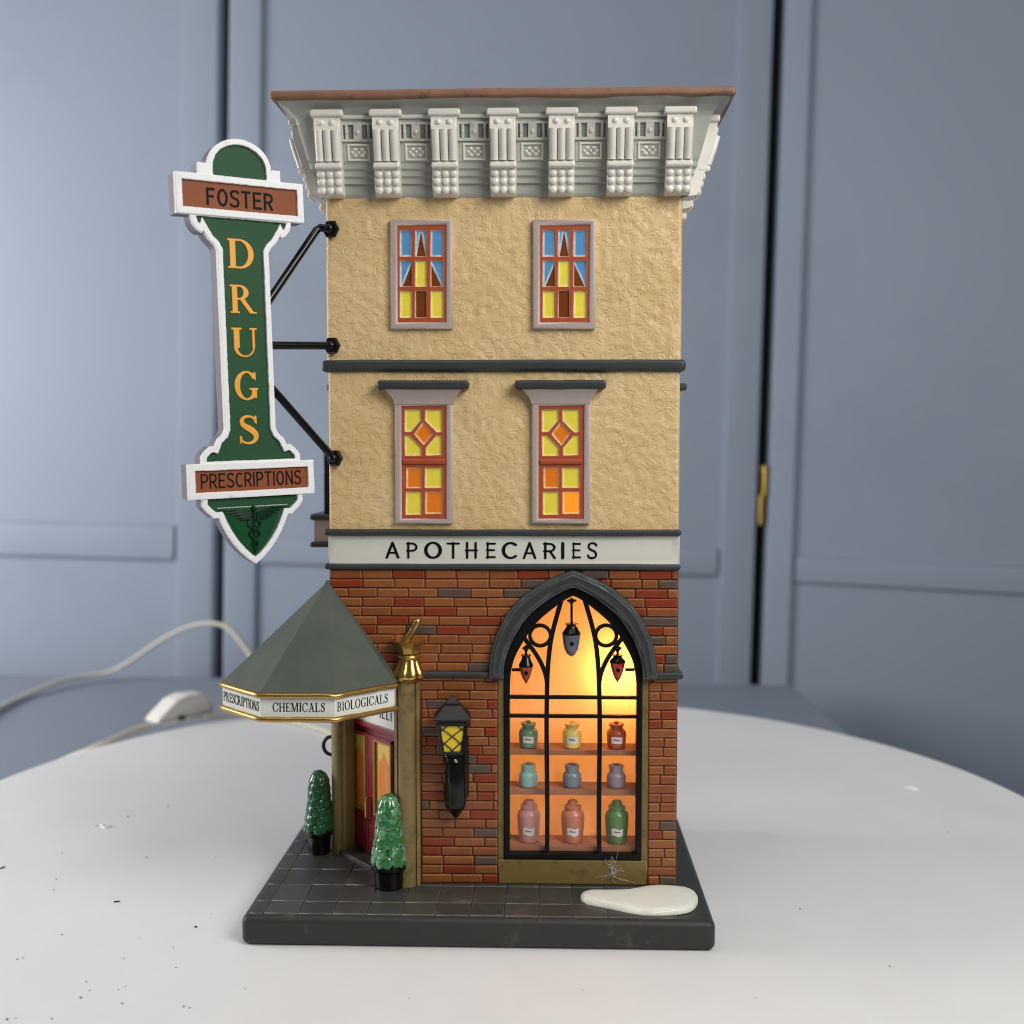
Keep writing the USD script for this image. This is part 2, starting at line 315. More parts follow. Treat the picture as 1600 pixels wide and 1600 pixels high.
def serif(ch, T=.17, t=.06, s=.07, q=.055):
    def st(x, w=T, y0=0, y1=1): return unary_union([sbox(x, y0, x+w, y1)]+([sbox(x-s, 0, x+w+s, q)] if y0 == 0 else [])+([sbox(x-s, 1-q, x+w+s, 1)] if y1 == 1 else []))
    def bar(x0, x1, y, w=t): return sbox(x0, y-w/2, x1, y+w/2)
    def diag(x0, y0, x1, y1, w): return Polygon([(x0-w/2, y0), (x0+w/2, y0), (x1+w/2, y1), (x1-w/2, y1)])
    def tail(x, y0, y1): return Polygon([(x-t, y0), (x, y0), (x+.01, y1), (x-t*.5, y1)])
    O_ = ell(.43, .5, .43, .52).difference(ell(.43, .5, .43-T*1.02, .52-t))
    def bowl(y0, y1, x, w): c = (y0+y1)/2; return ell(x, c, w, (y1-y0)/2).difference(ell(x, c, w-T, (y1-y0)/2-t)).intersection(sbox(x, -1, 9, 9))
    def sv(pts, rs): return unary_union([MultiPolygon(polys(Point(p).buffer(r, 6)) + polys(Point(p2).buffer(r2, 6))).convex_hull for p, r, p2, r2 in zip(pts[:-1], rs[:-1], pts[1:], rs[1:])])
    if ch == 'D': return unary_union([st(s), sbox(s, 1-t, .4, 1), sbox(s, 0, .4, t), bowl(0, 1, .38, .46)]), .86
    if ch == 'P': return unary_union([st(s), sbox(s, 1-t, .36, 1), sbox(s, .45, .36, .45+t), bowl(.45, 1, .34, .32)]), .70
    if ch == 'R': return unary_union([st(s), sbox(s, 1-t, .36, 1), sbox(s, .47, .36, .47+t), bowl(.47, 1, .34, .32), diag(.77, 0, .42, .5, T), sbox(.66, 0, .92, q)]), .90
    if ch == 'B': return unary_union([st(s), sbox(s, 1-t, .36, 1), sbox(s, .5-t/2, .36, .5+t/2), sbox(s, 0, .36, t), bowl(.48, 1, .34, .29), bowl(0, .53, .34, .34)]), .72
    if ch == 'U': return unary_union([sbox(s, .3, s+T, 1), sbox(0, 1-q, 2*s+T, 1), sbox(.66, .3, .66+t*1.2, 1), sbox(.58, 1-q, .82, 1), ell(.40, .32, .33, .34).difference(ell(.43, .32, .24, .28)).intersection(sbox(-1, -1, 2, .33))]), .82
    if ch == 'G': return unary_union([O_.difference(sbox(.52, .42, 2, .74)).intersection(sbox(0, -.1, .76, 1.1)), sbox(.60, .06, .60+T, .42), sbox(.52, .42-q, .84, .42), tail(.76, .98, .68)]), .86
    if ch == 'C': return unary_union([O_.difference(sbox(.46, .30, 2, .70)).intersection(sbox(0, -.1, .78, 1.1)), tail(.78, .98, .66)]), .80
    if ch == 'O': return O_, .86
    if ch == 'S':
        pts = spline([(.52, .76), (.44, .92), (.28, .97), (.12, .88), (.11, .72), (.25, .59), (.42, .46), (.52, .30), (.46, .10), (.28, .03), (.12, .08), (.05, .24)], 5)
        u = np.linspace(0, 1, len(pts)); rs = t/2+(T*.55-t/2)*np.exp(-((u-.5)/.22)**2)
        return unary_union([sv([tuple(p) for p in pts], rs), tail(.555, .99, .70), Polygon([(.01, .01), (.05, .01), (.08, .28), (.02, .30)])]), .60
    if ch == 'I': return st(s), T+2*s
    if ch == 'L': return unary_union([st(s), bar(s, .62, t/2), Polygon([(.62, 0), (.62-t, 0), (.60, .26), (.63, .26)])]), .66
    if ch == 'E': return unary_union([st(s), bar(s, .60, t/2), bar(s, .58, 1-t/2), bar(s, .50, .52), Polygon([(.63, 0), (.62-t, 0), (.59, .26), (.63, .26)]), Polygon([(.59, 1), (.58-t, 1), (.57, .76), (.60, .76)]), sbox(.47, .42, .50, .62)]), .66
    if ch == 'T': return unary_union([st(.27), bar(0, .72, 1-t/2), sbox(0, .76, .04, 1), sbox(.68, .76, .72, 1)]), .72
    if ch == 'H': return unary_union([st(s), st(.62), bar(s, .62, .5)]), .62+T+s
    if ch == 'N': return unary_union([sbox(.08, 0, .08+t, 1), sbox(.72, 0, .72+t, 1), diag(.70, 0, .13, 1, T), sbox(0, 0, .22, q), sbox(0, 1-q, .12, 1), sbox(.64, 1-q, .86, 1)]), .86
    if ch == 'A': return unary_union([diag(.12, 0, .40, 1, t*1.2), diag(.68, 0, .41, 1, T), bar(.2, .6, .33), sbox(0, 0, .24, q), sbox(.55, 0, .86, q)]), .84
    if ch == 'M': return unary_union([sbox(.08, 0, .08+t, 1), st(.80), diag(.48, 0, .16, 1, T), diag(.47, 0, .82, 1, t*1.2), sbox(0, 0, .22, q), sbox(0, 1-q, .2, 1)]), 1.04
def word(text, fn, width, height, gap=.12, **kw):
    out, x = [], 0.
    for ch in text:
        if ch == ' ': x += .35; continue
        g, w = fn(ch, **kw); out.append(affinity.translate(g, x, 0)); x += w+gap
    x -= gap
    return affinity.scale(unary_union(out), width/x, height, origin=(0, 0))     # starts at (0, 0)

# ================================================================== the setting: ledge, doors, table
YD = 640.
roll = math.radians(1.35)
def door_pt(px, py): return Y(px, py, YD)
ledge_z = -30.
c1, c2 = G(1237, 1070, ledge_z), G(1335, 1152, ledge_z)
lp = Polygon([(-1500, -320), (c2[0]+6, -320), tuple(c2), tuple(c1), (-1500, YD+4)])
obj('ledge', relief(lp, ledge_z, ledge_z-60, bev(3)), 'ledge_paint', smooth=40, kind='structure')
obj('floor', relief(sbox(-2500, -900, 2500, 1200), -420, -440), 'ledge_paint', kind='structure')
obj('gap_backing', bx(-1500, 1500, YD+42, YD+60, -420, 1300), 'gap_shade', kind='structure')  # dark sheet behind the doors; its colour supplies the shade in the gaps
piv = np.array([door_pt(780, 1045)[0], door_pt(780, 1045)[1]])
def door_tf(m, ang=0., hx=0.):
    """Doors stand a little out of plumb; ang swings a door about its hinge edge at hx."""
    mesh, e = m; v = mesh.vertices.copy()                # (u, v, w): u across, v up, w towards the viewer
    if ang:
        du = v[:, 0]-hx; w = v[:, 2].copy()
        v[:, 0] = hx+du*math.cos(ang); v[:, 2] = w+du*math.sin(ang)
    du, dv = v[:, 0]-piv[0], v[:, 1]-piv[1]
    x = piv[0]+du*math.cos(roll)+dv*math.sin(roll); z = piv[1]-du*math.sin(roll)+dv*math.cos(roll)
    return trimesh.Trimesh(np.c_[x, YD-v[:, 2], z], mesh.faces, process=False), e
ms = 1/1.675                                             # mm per picture pixel at the doors
def unroll(px, py):
    x, z = door_pt(px, py); dx, dz = x-piv[0], z-piv[1]
    return piv[0]+dx*math.cos(roll)-dz*math.sin(roll), piv[1]+dx*math.sin(roll)+dz*math.cos(roll)
g1 = unroll(344, 560)[0]; g2 = unroll(1200, 560)[0]
zb = piv[1]-45; zt = 1200.
def cab_door(label, u0, u1, sl, sr, r0, r1, hinge=False, z0=zb, ang=0., hx=0., low=True):
    p = thing('cabinet_door', label, 'door', (0, YD, piv[1]))
    rim = dict(smooth=35)
    obj('panel', door_tf(relief(xb(u0+sl-4, u1-sr+4, z0+10, zt-10), -6, -18), ang, hx), 'door_paint', p, **rim)
    stp = [(0, 7), (1.2, 5.4), (5, 4.6), (6, .8), (7.5, 0)]
    so = [(0, 8), (1.5, 1.6), (4, 0)]
    obj('stile', door_tf(relief(xb(u0, u0+sl, z0, zt), 0, -20, so), ang, hx), 'door_paint', p, **rim)
    obj('stile', door_tf(relief(xb(u1-sr, u1, z0, zt), 0, -20, so), ang, hx), 'door_paint', p, **rim)
    obj('rail', door_tf(relief(xb(u0+sl+.2, u1-sr-.2, r0, r1), -.4, -18, [(0, 8), (1.5, 1.6), (4, 0)]), ang, hx), 'door_paint', p, **rim)
    obj('rail', door_tf(relief(xb(u0+sl+.2, u1-sr-.2, zt-60, zt-1), -.4, -18, so), ang, hx), 'door_paint', p, **rim)
    if z0 < zb-50: obj('rail', door_tf(relief(xb(u0+sl+.2, u1-sr-.2, z0+1, z0+60), -.4, -18, so), ang, hx), 'door_paint', p, **rim)
    return p
rz = lambda px, py: unroll(px, py)[1]
cab_door('grey-blue panelled door at the far left behind the green drugs sign', g1-3.6-520, g1-3.6, 38, 38, rz(150, 874), rz(150, 818))
d2 = cab_door('middle grey-blue panelled door directly behind the pharmacy building', g1+3.6, g2-4.4, 33, 34, rz(780, 893), rz(780, 848))
g3 = g2+4.0
d3 = cab_door('darker grey-blue door at the right edge beside the brass hinge', g3, g3+560, 27, 40, rz(1250, 911), rz(1250, 868), z0=-418, ang=math.radians(15), hx=g3)
kx, kz = unroll(1196, 752); kx2, kz2 = unroll(1190, 797)
hp = thing('door_hinge', 'small brass hinge in the dark gap between two doors', 'hinge', (0, YD, piv[1]))
for k, (hx_, hz_) in enumerate(((kx, kz), (kx2, kz2))):
    prof = [(0, -14), (2.1, -14), (2.6, -13), (2.6, 13), (2.1, 14), (0, 14)]
    m = lathe(prof, 16); m = trimesh.Trimesh(np.c_[m.vertices[:, 0]+hx_, m.vertices[:, 2]+hz_, -m.vertices[:, 1]*1.0-1.5], m.faces[:, ::-1], process=False)
    obj('knuckle', door_tf((m, np.zeros(len(m.vertices)))), 'brass', hp, smooth=40)
obj('leaf', door_tf(relief(xb(kx-3.4, kx+3.0, kz2-14, kz+14), -10, -12)), 'brass', hp)

tp = thing('round_table', 'round white tabletop with a few dark specks under the building', 'table', (-10, 110, -18))
tm = relief(Point(-10, 110).buffer(274, 96), 0, -18, bev(2.0, 4), cap=True)
obj('tabletop', tm, 'table_white', tp, smooth=40)
sp, sc = [], []
for px, py, r in [(200, 1276, 1.1), (263, 1260, .9), (97.5, 1333, .6), (88, 1374, .8), (84, 1391, .7), (229, 1340, .8), (337, 1340, .7), (97, 1461, .7), (27, 1499, .7), (36, 1497, .7), (193, 1498, .6), (271, 1480, .6), (275, 1512, .7), (217, 1467, .4), (330, 1429, .4),
                  (140, 1548, .6), (126, 1559, .9), (191, 1568, .8), (196, 1542, .5), (185, 1547, .5), (135, 1534, .7), (287, 1573, .9), (296, 1575, .7), (384, 1545, .6), (11, 1593, 1.2), (81, 1592, .8), (25, 1591, .5), (306, 1449, .9), (1480, 1300, .7), (1250, 1420, .6), (1390, 1510, .7), (1180, 1560, .5), (640, 1560, .5), (910, 1548, .5)]:
    x, y = G(px, py); sp.append(ball((x, y, .12), r*.38, 1, (1+.6*rng.random(), 1, .45)))
for (p0, p1) in (((178, 1410), (187, 1409)), ((0, 1358), (7, 1355)), ((304, 1449), (308, 1449))):
    a, b_ = G(*p0), G(*p1); sp.append(tube([(*a, .2), (*b_, .25)], .3, 6))
obj('dust_specks', trimesh.util.concatenate(sp), 'speck', kind='stuff', label='scattered dark specks and crumbs on the white tabletop', category='specks')
for (px, py) in ((160, 1292), (1425, 1232)):
    x, y = G(px, py)
    pl = spline([(x-4, y, .1), (x-1, y+1.5, .15), (x+1.5, y-1.5, .15), (x+4, y+.3, .1)], 6)
    sc.append(tube(pl, np.linspace(.35, .7, len(pl)), 6)); sc.append(ball((x-.6, y+2.2, .1), .9, 2, (1, 1, .5)))
for k, m in enumerate((cat(sc[0], sc[1]), cat(sc[2], sc[3]))):
    obj('glue_drip', m, 'scuff', smooth=True, label=('clear dried glue drip on the tabletop left of the grey base', 'clear dried glue drip on the tabletop at the far right')[k], category='glue drip')

# ================================================================== the porcelain pharmacy
B = thing('pharmacy_building', 'ceramic toy pharmacy with brick ground floor, tan plaster storeys and cornice', 'toy building', (0, 0, 0))
XL, XR = Y(512, 700)[0], Y(1064, 700)[0]
DEP = 100.
Z_TOP, Z_S1, Z_S0 = zc(296), zc(562), zc(581)
Z_B1, Z_BW1, Z_BW0, Z_B0 = zc(827), zc(837.5), zc(880.5), zc(890)
XCOL = Y(657, 1200)[0]; Z_OV = zc(1098)
chA, chB = np.array([-68., 35.]), np.array([-36., -1.])
AX = Y(895.5, 1200)[0]                                  # axis of the arched window
# base and paving
obj('base', mtri(rbox(-92.6, 75.7, -33.4, 86, 0, TB-.45, 2.6, 20)), 'base_grey', B, smooth=35)
base_path = B+'/base'
colx = [G(px, 1415, TB)[0] for px in (630, 682, 732, 787, 845, 895)]; pit = (colx[-1]-colx[0])/5
xs = [colx[0]+pit*k for k in range(-5, 9)]
rowy = [G(600, py, TB)[1] for py in (1430, 1409, 1384, 1361, 1337, 1315)]; pr = (rowy[-1]-rowy[1])/4
ys = [rowy[0]]+[rowy[1]+pr*k for k in range(0, 7)]
foot = Polygon([(XCOL-2, 1.), (66, 1.), (66, 100), (-66, 100), (-66, 35), (-58, 28)])
keep = sbox(-90.2, -30.6, 73.6, 82)
for i in range(len(xs)-1):
    for j in range(len(ys)-1):
        t = sbox(xs[i]+.22, ys[j]+.22, xs[i+1]-.22, ys[j+1]-.22).intersection(keep).difference(foot)
        for g in polys(t):
            if g.area < 6: continue
            obj('paving_tile', relief(g, TB+rng.normal(0, .05), TB-.9, bev(.35, 2)), TILES[int(rng.random() < .4)], base_path, smooth=50)

# plaster storeys with trowelled relief
def plaster(x0, x1, z0, z1, seed, res=.2):
    r = np.random.default_rng(seed)
    nx, nz = int((x1-x0)/res)+1, int((z1-z0)/res)+1
    H = np.zeros((nz, nx)); W = np.zeros((nz, nx))
    def splat(A, cx, cz, rad, amp):
        ix, iz = int(cx/res), int(cz/res); k = int(rad*2.2/res)+1
        a0, a1, b0, b1 = max(0, iz-k), min(nz, iz+k+1), max(0, ix-k), min(nx, ix+k+1)
        if a0 >= a1 or b0 >= b1: return
        zz, xx = np.mgrid[a0:a1, b0:b1]; d = ((xx*res-cx)**2+(zz*res-cz)**2)/rad**2
        A[a0:a1, b0:b1] = np.maximum(A[a0:a1, b0:b1], amp*np.exp(-d))
    w, h = x1-x0, z1-z0
    ang0 = r.uniform(0, math.pi, (12, 12))
    for _ in range(int(w*h/2.9)):
        cx, cz = r.uniform(0, w), r.uniform(0, h)
        a = ang0[int(cz/h*11.99), int(cx/w*11.99)]*.5+r.normal(0, 1.0)-.4; L = r.uniform(1.0, 3.0); cv = r.normal(0, .12)
        amp = r.uniform(.35, 1.)
        for s in np.arange(-L/2, L/2, .15):
            b_ = a+cv*s; splat(H, cx+s*math.cos(b_), cz+s*math.sin(b_), .18, amp*(1-.5*abs(2*s/L)))
            if _ % 2 == 0: splat(W, cx+s*math.cos(b_)-.45*math.sin(a), cz+s*math.sin(b_)+.45*math.cos(a), .42, amp)
    for _ in range(int(w*h/9)): splat(H, r.uniform(0, w), r.uniform(0, h), .2, r.uniform(.4, 1.))
    X, Z = np.meshgrid(np.linspace(x0, x1, nx), np.linspace(z0, z1, nz))
    big = meshkit.noise(np.stack([X*.12, Z*.12, X*0], -1), seed)*.35+meshkit.noise(np.stack([X*.45, Z*.45, X*0], -1), seed+3)*.36
    D = big-.24*H+.05*W
    R_ = 1.6
    for d in (X-x0, x1-X): q = np.clip(R_-d, 0, R_); D -= (R_-np.sqrt(np.maximum(R_**2-q**2, 0)))
    V = np.c_[X.ravel(), -D.ravel()+.25, Z.ravel()]
    i = np.arange(nz*nx).reshape(nz, nx); a, b_, c, d = i[:-1, :-1].ravel(), i[:-1, 1:].ravel(), i[1:, 1:].ravel(), i[1:, :-1].ravel()
    Fc = np.vstack([np.c_[a, b_, c], np.c_[a, c, d]])
    e = np.clip(H.ravel()*1.25-.25, 0, 1)
    side = trimesh.util.concatenate([bx(x0, x1, 1.6, DEP, z0, z1)])
    return trimesh.util.concatenate([trimesh.Trimesh(V, Fc, process=False), side]), np.r_[e, np.zeros(len(side.vertices))]
xlu, xru = Y(509, 430)[0], Y(1066, 430)[0]; xll, xrl = Y(513, 700)[0], Y(1062.5, 700)[0]
m, e = plaster(xlu, xru, Z_S1-2, Z_TOP+4, 5); obj('plaster_wall', m, 'plaster', B, smooth=True, edge=e)
m, e = plaster(xll, xrl, Z_B1-2, Z_S0+2, 6); obj('plaster_wall', m, 'plaster', B, smooth=True, edge=e)
def wob(m, amp=.12, sc=.12, seed=1):
    m = m.copy(); v = m.vertices; n = np.stack([meshkit.noise(v*sc, seed+k)-.5 for k in range(3)], 1); m.vertices = v+n*2*amp; return m
obj('string_course', wob(mtri(rbox(Y(503.5, 572)[0], Y(1071.5, 572)[0], -2.2, DEP+2, Z_S0, Z_S1, 1.5, 20).refine_to_length(6)), .2, .06), 'charcoal', B, smooth=40)
# sign band
cb = Polygon([(-66.3, Z_BW0-1.2), (65.7, Z_BW0-1.2), (65.7, Z_BW1+1.2), (-66.3, Z_BW1+1.2)])
bm = relief(cb, .9, -1, [(0, .2), (.6, .1), (2.2, .7), (3.0, .75)], edges=[.3, 1, .4, 0])
bandbox = bx(-66.3, 65.7, 1, DEP, Z_B0, Z_B1)
obj('sign_band', cat(front(bm), (bandbox, np.zeros(8))), 'sign_cream', B, smooth=30)
for (za, zb_) in ((Z_BW1, Z_B1), (Z_B0, Z_BW0)):
    obj('sign_trim', wob(mtri(rbox(Y(507, 850)[0], Y(1063.5, 850)[0], -2.0, DEP+1.5, za, zb_, 1.05, 18).refine_to_length(6)), .16, .07, 5), 'charcoal', B, smooth=40)
lets = [('A', 55, 152), ('P', 198, 277), ('O', 323, 447), ('T', 478, 572), ('H', 606, 697), ('E', 752, 822), ('C', 862, 970), ('A', 1008, 1103), ('R', 1148, 1240), ('I', 1275, 1297), ('E', 1350, 1413), ('S', 1455, 1527)]
for ch, a, b_ in lets:
    x0, x1 = Y(590+a/4.444, 860, -.4)[0], Y(590+b_/4.444, 860, -.4)[0]; zlo, zhi = zc(873.3, -.4), zc(846.8, -.4)
    g, w = sans(ch, .12, 1); bb = g.bounds
    g = affinity.scale(affinity.translate(g, -bb[0], -bb[1]), (x1-x0)/(bb[2]-bb[0]), (zhi-zlo)/(bb[3]-bb[1]), origin=(0, 0))
    g = affinity.translate(g.simplify(.02), x0, zlo)
    obj('letter', front(relief(g, .42, .05, bev(.12, 2))), 'ink', B+'/sign_band', smooth=40)

# windows
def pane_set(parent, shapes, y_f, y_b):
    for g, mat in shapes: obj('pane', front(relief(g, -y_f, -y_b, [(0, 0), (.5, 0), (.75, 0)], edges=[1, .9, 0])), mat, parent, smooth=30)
def upper_window(dx):
    f = obj('window', front(relief(pxbox(609.5+dx, 343, 707+dx, 513.5, -2).difference(pxbox(620.5+dx, 352, 697.5+dx, 503.5, -2)), 2.5, -.6, bev(.9, 4))), 'window_stone', B, smooth=50)
    px_ = [(626, 643.3), (650, 666.3), (674, 692.3)]; py_ = [(360.5, 400.5), (408, 447.5), (455, 496)]
    holes = unary_union([pxbox(a+dx, c, b_+dx, d, -1).buffer(-.3).buffer(.3) for a, b_ in px_ for c, d in py_])
    plate = pxbox(619+dx, 350.5, 699+dx, 505, -1)
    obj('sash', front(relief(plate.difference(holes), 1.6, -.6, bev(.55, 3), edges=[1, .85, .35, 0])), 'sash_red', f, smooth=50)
    P = {}
    for i, (a, b_) in enumerate(px_):
        for j, (c, d) in enumerate(py_): P[i, j] = pxbox(a+dx-.6, c-.6, b_+dx+.6, d+.6, -.2)
    b11 = P[1, 0].bounds; tri1 = Polygon([((b11[0]+b11[2])/2, b11[3]-.5), (b11[2]-.45, b11[1]), (b11[0]+.45, b11[1])])
    b01 = P[0, 1].bounds; tri0 = Polygon([(b01[2], b01[3]-1.2), (b01[2], b01[1]), (b01[0]+.9, b01[1])])
    b21 = P[2, 1].bounds; tri2 = Polygon([(b21[0], b21[3]-1.2), (b21[0], b21[1]), (b21[2]-.7, b21[1])])
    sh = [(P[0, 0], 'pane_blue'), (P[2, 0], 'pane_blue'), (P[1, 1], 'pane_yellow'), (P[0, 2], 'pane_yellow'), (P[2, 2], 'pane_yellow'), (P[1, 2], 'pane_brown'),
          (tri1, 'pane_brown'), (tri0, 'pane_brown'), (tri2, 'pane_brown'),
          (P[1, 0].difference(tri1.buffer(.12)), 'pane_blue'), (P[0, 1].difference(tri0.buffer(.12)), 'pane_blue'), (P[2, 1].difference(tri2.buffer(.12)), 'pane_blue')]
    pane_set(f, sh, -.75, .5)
    obj('pane_backing', front(relief(unary_union([P[1, 0], P[0, 1], P[2, 1]]), .65, -.5)), 'white_glaze', f)
upper_window(0); upper_window(223.2)
def lower_window(dx, litmat, litmat2):
    q = lambda *pts: Polygon([tuple(Y(x+dx, y, -1)) for x, y in pts])
    f = obj('window', front(relief(pxbox(616.5+dx, 627, 707.5+dx, 818, -2).difference(pxbox(627+dx, 634, 697.5+dx, 810.5, -2)), 2.5, -.6, bev(.9, 4))), 'window_stone', B, smooth=50)
    up = [q((633.5, 640.5), (657.5, 640.5), (657.5, 656.5), (642, 674), (633.5, 674)), q((665.5, 640.5), (690, 640.5), (690, 674), (682, 674), (665.5, 656.5)),
          q((633.5, 681), (641, 681), (658, 699), (658, 711.5), (634, 711.5)), q((689.5, 680.5), (689.5, 710.5), (666.5, 711), (666.5, 699.5), (683, 680.5)),
          q((661.8, 660), (676, 677.5), (662.5, 695), (648.5, 677.5))]
    lo = [q((636, 731), (658.3, 731), (658.3, 762), (636, 762)), q((665, 731), (690.3, 731), (690.3, 761.5), (665, 761.5)), q((635, 768.5), (658.3, 768.5), (658.3, 803.5), (635, 803.5)), q((665.5, 768.5), (690.3, 768.5), (690.3, 802), (665.5, 802))]
    holes = unary_union([g.buffer(-.35).buffer(.35) for g in up+lo])
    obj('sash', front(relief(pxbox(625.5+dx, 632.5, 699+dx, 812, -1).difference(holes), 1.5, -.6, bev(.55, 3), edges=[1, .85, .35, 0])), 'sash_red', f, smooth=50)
    obj('meeting_rail', mtri(rbox(Y(628.5+dx, 720, -2)[0], Y(696+dx, 720, -2)[0], -2.3, -1.2, zc(725.5, -2), zc(717.5, -2), .5)), 'sash_red', f, smooth=40, edge=None)
    mats = ['pane_yellow']*4+['pane_orange']+[litmat, 'pane_yellow', 'pane_yellow', litmat2]
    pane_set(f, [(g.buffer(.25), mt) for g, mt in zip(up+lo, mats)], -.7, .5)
    # hood over the window
    x0, x1, x2, x3 = (Y(c+dx, 600, -4)[0] for c in (589.5, 732.5, 605, 717)); k0, k1 = Y(616+dx, 628, -3)[0], Y(708+dx, 628, -3)[0]
    za, zb_, zc_ = zc(594, -4), zc(608.5, -4), zc(631, -3)
    obj('hood_cap', wob(mtri(rbox(x0, x1, -5.6, .5, zb_, za, 1.2, 18).refine_to_length(4)), .15, .15, 3), 'charcoal', f, smooth=40)
    lev = []
    for t in np.linspace(0, 1, 7):
        s = 1-(1-t)**2.0*1.0; s = t**1.7
        lev.append((k0+(x2-1.5-k0)*s, k1+(x3+1.5-k1)*s, -2.7-(2.2)*s, zc_+(zb_+.6-zc_)*t))
    V = [[(a, .4, z), (a, y, z), (b_, y, z), (b_, .4, z)] for a, b_, y, z in lev]; V = np.array(V).reshape(-1, 3); Fc = []
    for i in range(6):
        for j in range(4):
            a = i*4+j; b_ = i*4+(j+1) % 4; Fc += [(a, b_, b_+4), (a, b_+4, a+4)]
    Fc += [(0, 2, 1), (0, 3, 2)]
    obj('hood', trimesh.Trimesh(V, Fc, process=False), 'window_stone', f, smooth=40, edge=np.zeros(len(V)))
lower_window(0, 'pane_orange', 'pane_orange'); lower_window(214.5, 'pane_orange', 'pane_lit')
# window hoods on the side walls, seen edge-on
for s, xw in ((-1, xll), (1, xrl)):
    for yy in ((22, 48),) if s > 0 else ((24, 50),):
        za, zb_ = zc(601, 30), zc(612, 30)
        xo = xw+s*5.2
        sw = obj('side_window_hood', mtri(rbox(min(xo, xw), max(xo, xw), yy[0], yy[1], zb_, za, 1.0, 12)), 'charcoal', B, smooth=40)
        hull = m3.Manifold.hull_points([(xw, yy[0]+2, zb_+.5), (xw+s*4.2, yy[0]+1, zb_+.5), (xw, yy[1]-2, zb_+.5), (xw+s*4.2, yy[1]-1, zb_+.5), (xw, yy[0]+3, zb_-5), (xw, yy[1]-3, zb_-5), (xw+s*.8, yy[0]+3, zb_-5), (xw+s*.8, yy[1]-3, zb_-5)])
        obj('hood_cove', mtri(hull), 'window_stone', sw)
# projecting bay on the left wall
def bz(py, y=62): return Y(505, py, y)[1]
bxo = Y(491, 830, 62)[0]
bay = obj('side_bay', bx(bxo, xll+1, 62, 96, bz(846), bz(812)), 'window_stone', B)
obj('bay_cap', mtri(rbox(Y(484.5, 805, 62)[0], xll+1, 60, 98, bz(813), bz(803), 1.2, 14)), 'charcoal', bay, smooth=40)
obj('bay_foot', mtri(rbox(Y(485, 850, 62)[0], xll+1, 60, 98, bz(855), bz(846.5), 1.0, 14)), 'charcoal', bay, smooth=40)
obj('bay_window', mtri(rbox(Y(503.5, 760, 62)[0], xll+1, 64, 94, bz(804), bz(697), 1.0, 12)), 'black_metal', bay, smooth=40)

# brick ground floor: mortar shell
def mirror(pts): return pts+[(2*895.5-x, y) for x, y in pts[::-1][1:]]
o_out = [(763.8, 1050), (765.3, 1032), (769.3, 1010), (782.8, 975), (805, 943), (834.5, 919), (864, 902.5), (895.5, 891.5)]
o_in = [(787.4, 1046.5), (794.5, 1017), (809.5, 985.8), (830, 958.8), (852.5, 940.8), (876, 926), (895.5, 918.8)]
o_gl = [(796.4, 1090), (797.4, 1060), (804, 1028.5), (818.8, 1000.4), (839, 972.3), (859.3, 954.3), (882, 937.5), (895.5, 930.8)]
def curve(pts, y=0., n=6):
    left = spline([Y(*p, y) for p in pts], n); ax = Y(895.5, 1000, y)[0]; left[-1, 0] = ax
    return np.vstack([left, np.c_[2*ax-left[::-1][1:, 0], left[::-1][1:, 1]]])
zw0, zw1 = zc(1341), zc(1331.5)
x_in, x_out = Y(796.4, 1200)[0], Y(787, 1200)[0]
c_in, c_gl, c_out = curve(o_in), curve(o_gl), curve(o_out)
arch_out = Polygon([(c_in[0, 0], zw0), *map(tuple, c_in), (c_in[-1, 0], zw0)])
arch_gl = Polygon([(c_gl[0, 0], zw1), *map(tuple, c_gl), (c_gl[-1, 0], zw1)])
wall2d = Polygon([(XCOL-4, TB), (65.4, TB), (65.4, Z_B0+1), (-66, Z_B0+1), (-66, Z_OV), (XCOL-4, Z_OV)]).difference(arch_out.buffer(-.6))
jx0, jx1 = Y(778, 1200)[0], Y(1012.5, 1200)[0]
zsp = zc(1056)
shell = cat(front(relief(wall2d, 0, -3.5, cap=True))[0], bx(63, 65.4, 3.5, DEP, TB, Z_B0), bx(-66, 65.4, DEP-2, DEP+.1, TB, Z_B0), bx(-66, -63, 36, DEP-2, TB, Z_B0), bx(-66, -63, 3.5, 36, Z_OV, Z_B0), bx(-66, XCOL-4, 3.5, 40, Z_OV, Z_OV+2))
bw = obj('brick_wall', shell, 'mortar', B)
NR = 34; rp = (Z_B0-TB)/NR
out_poly = Polygon([(c_out[0, 0], zsp-3), *map(tuple, c_out), (c_out[-1, 0], zsp-3)])
def brick(x0, x1, z0, z1, yf):
    j = lambda: rng.normal(0, .045)
    loops = []; h = rng.normal(.72, .09)
    P = np.array([[x0+j(), z0+j()], [x1+j(), z0+j()], [x1+j(), z1+j()], [x0+j(), z1+j()]])
    rr = .28
    for ins, w, e in ((0, 0., 1), (.06, h*.62, 1), (.26, h*.92, .8), (.62, h, 0)):
        q = P+np.array([[1, 1], [-1, 1], [-1, -1], [1, -1]])*ins; cr = max(rr-ins*.3, .12)
        L = []
        for k in range(4):
            a, b_, c = q[k-1], q[k], q[(k+1) % 4]
            L += [b_+(a-b_)/np.linalg.norm(a-b_)*cr, b_+(c-b_)/np.linalg.norm(c-b_)*cr]
        loops.append((np.array(L), w, e))
    V = np.vstack([np.c_[L, np.full(8, w)] for L, w, e in loops]); E = np.concatenate([np.full(8, e) for L, w, e in loops]); Fc = []
    for i in range(3):
        for k in range(8):
            a, b_ = i*8+k, i*8+(k+1) % 8; Fc += [(a, b_, b_+8), (a, b_+8, a+8)]
    Fc += [(24, 24+k, 24+k+1) for k in range(1, 7)]
    return front((trimesh.Trimesh(V, Fc, process=False), E), yf)
pat = {}
last = None
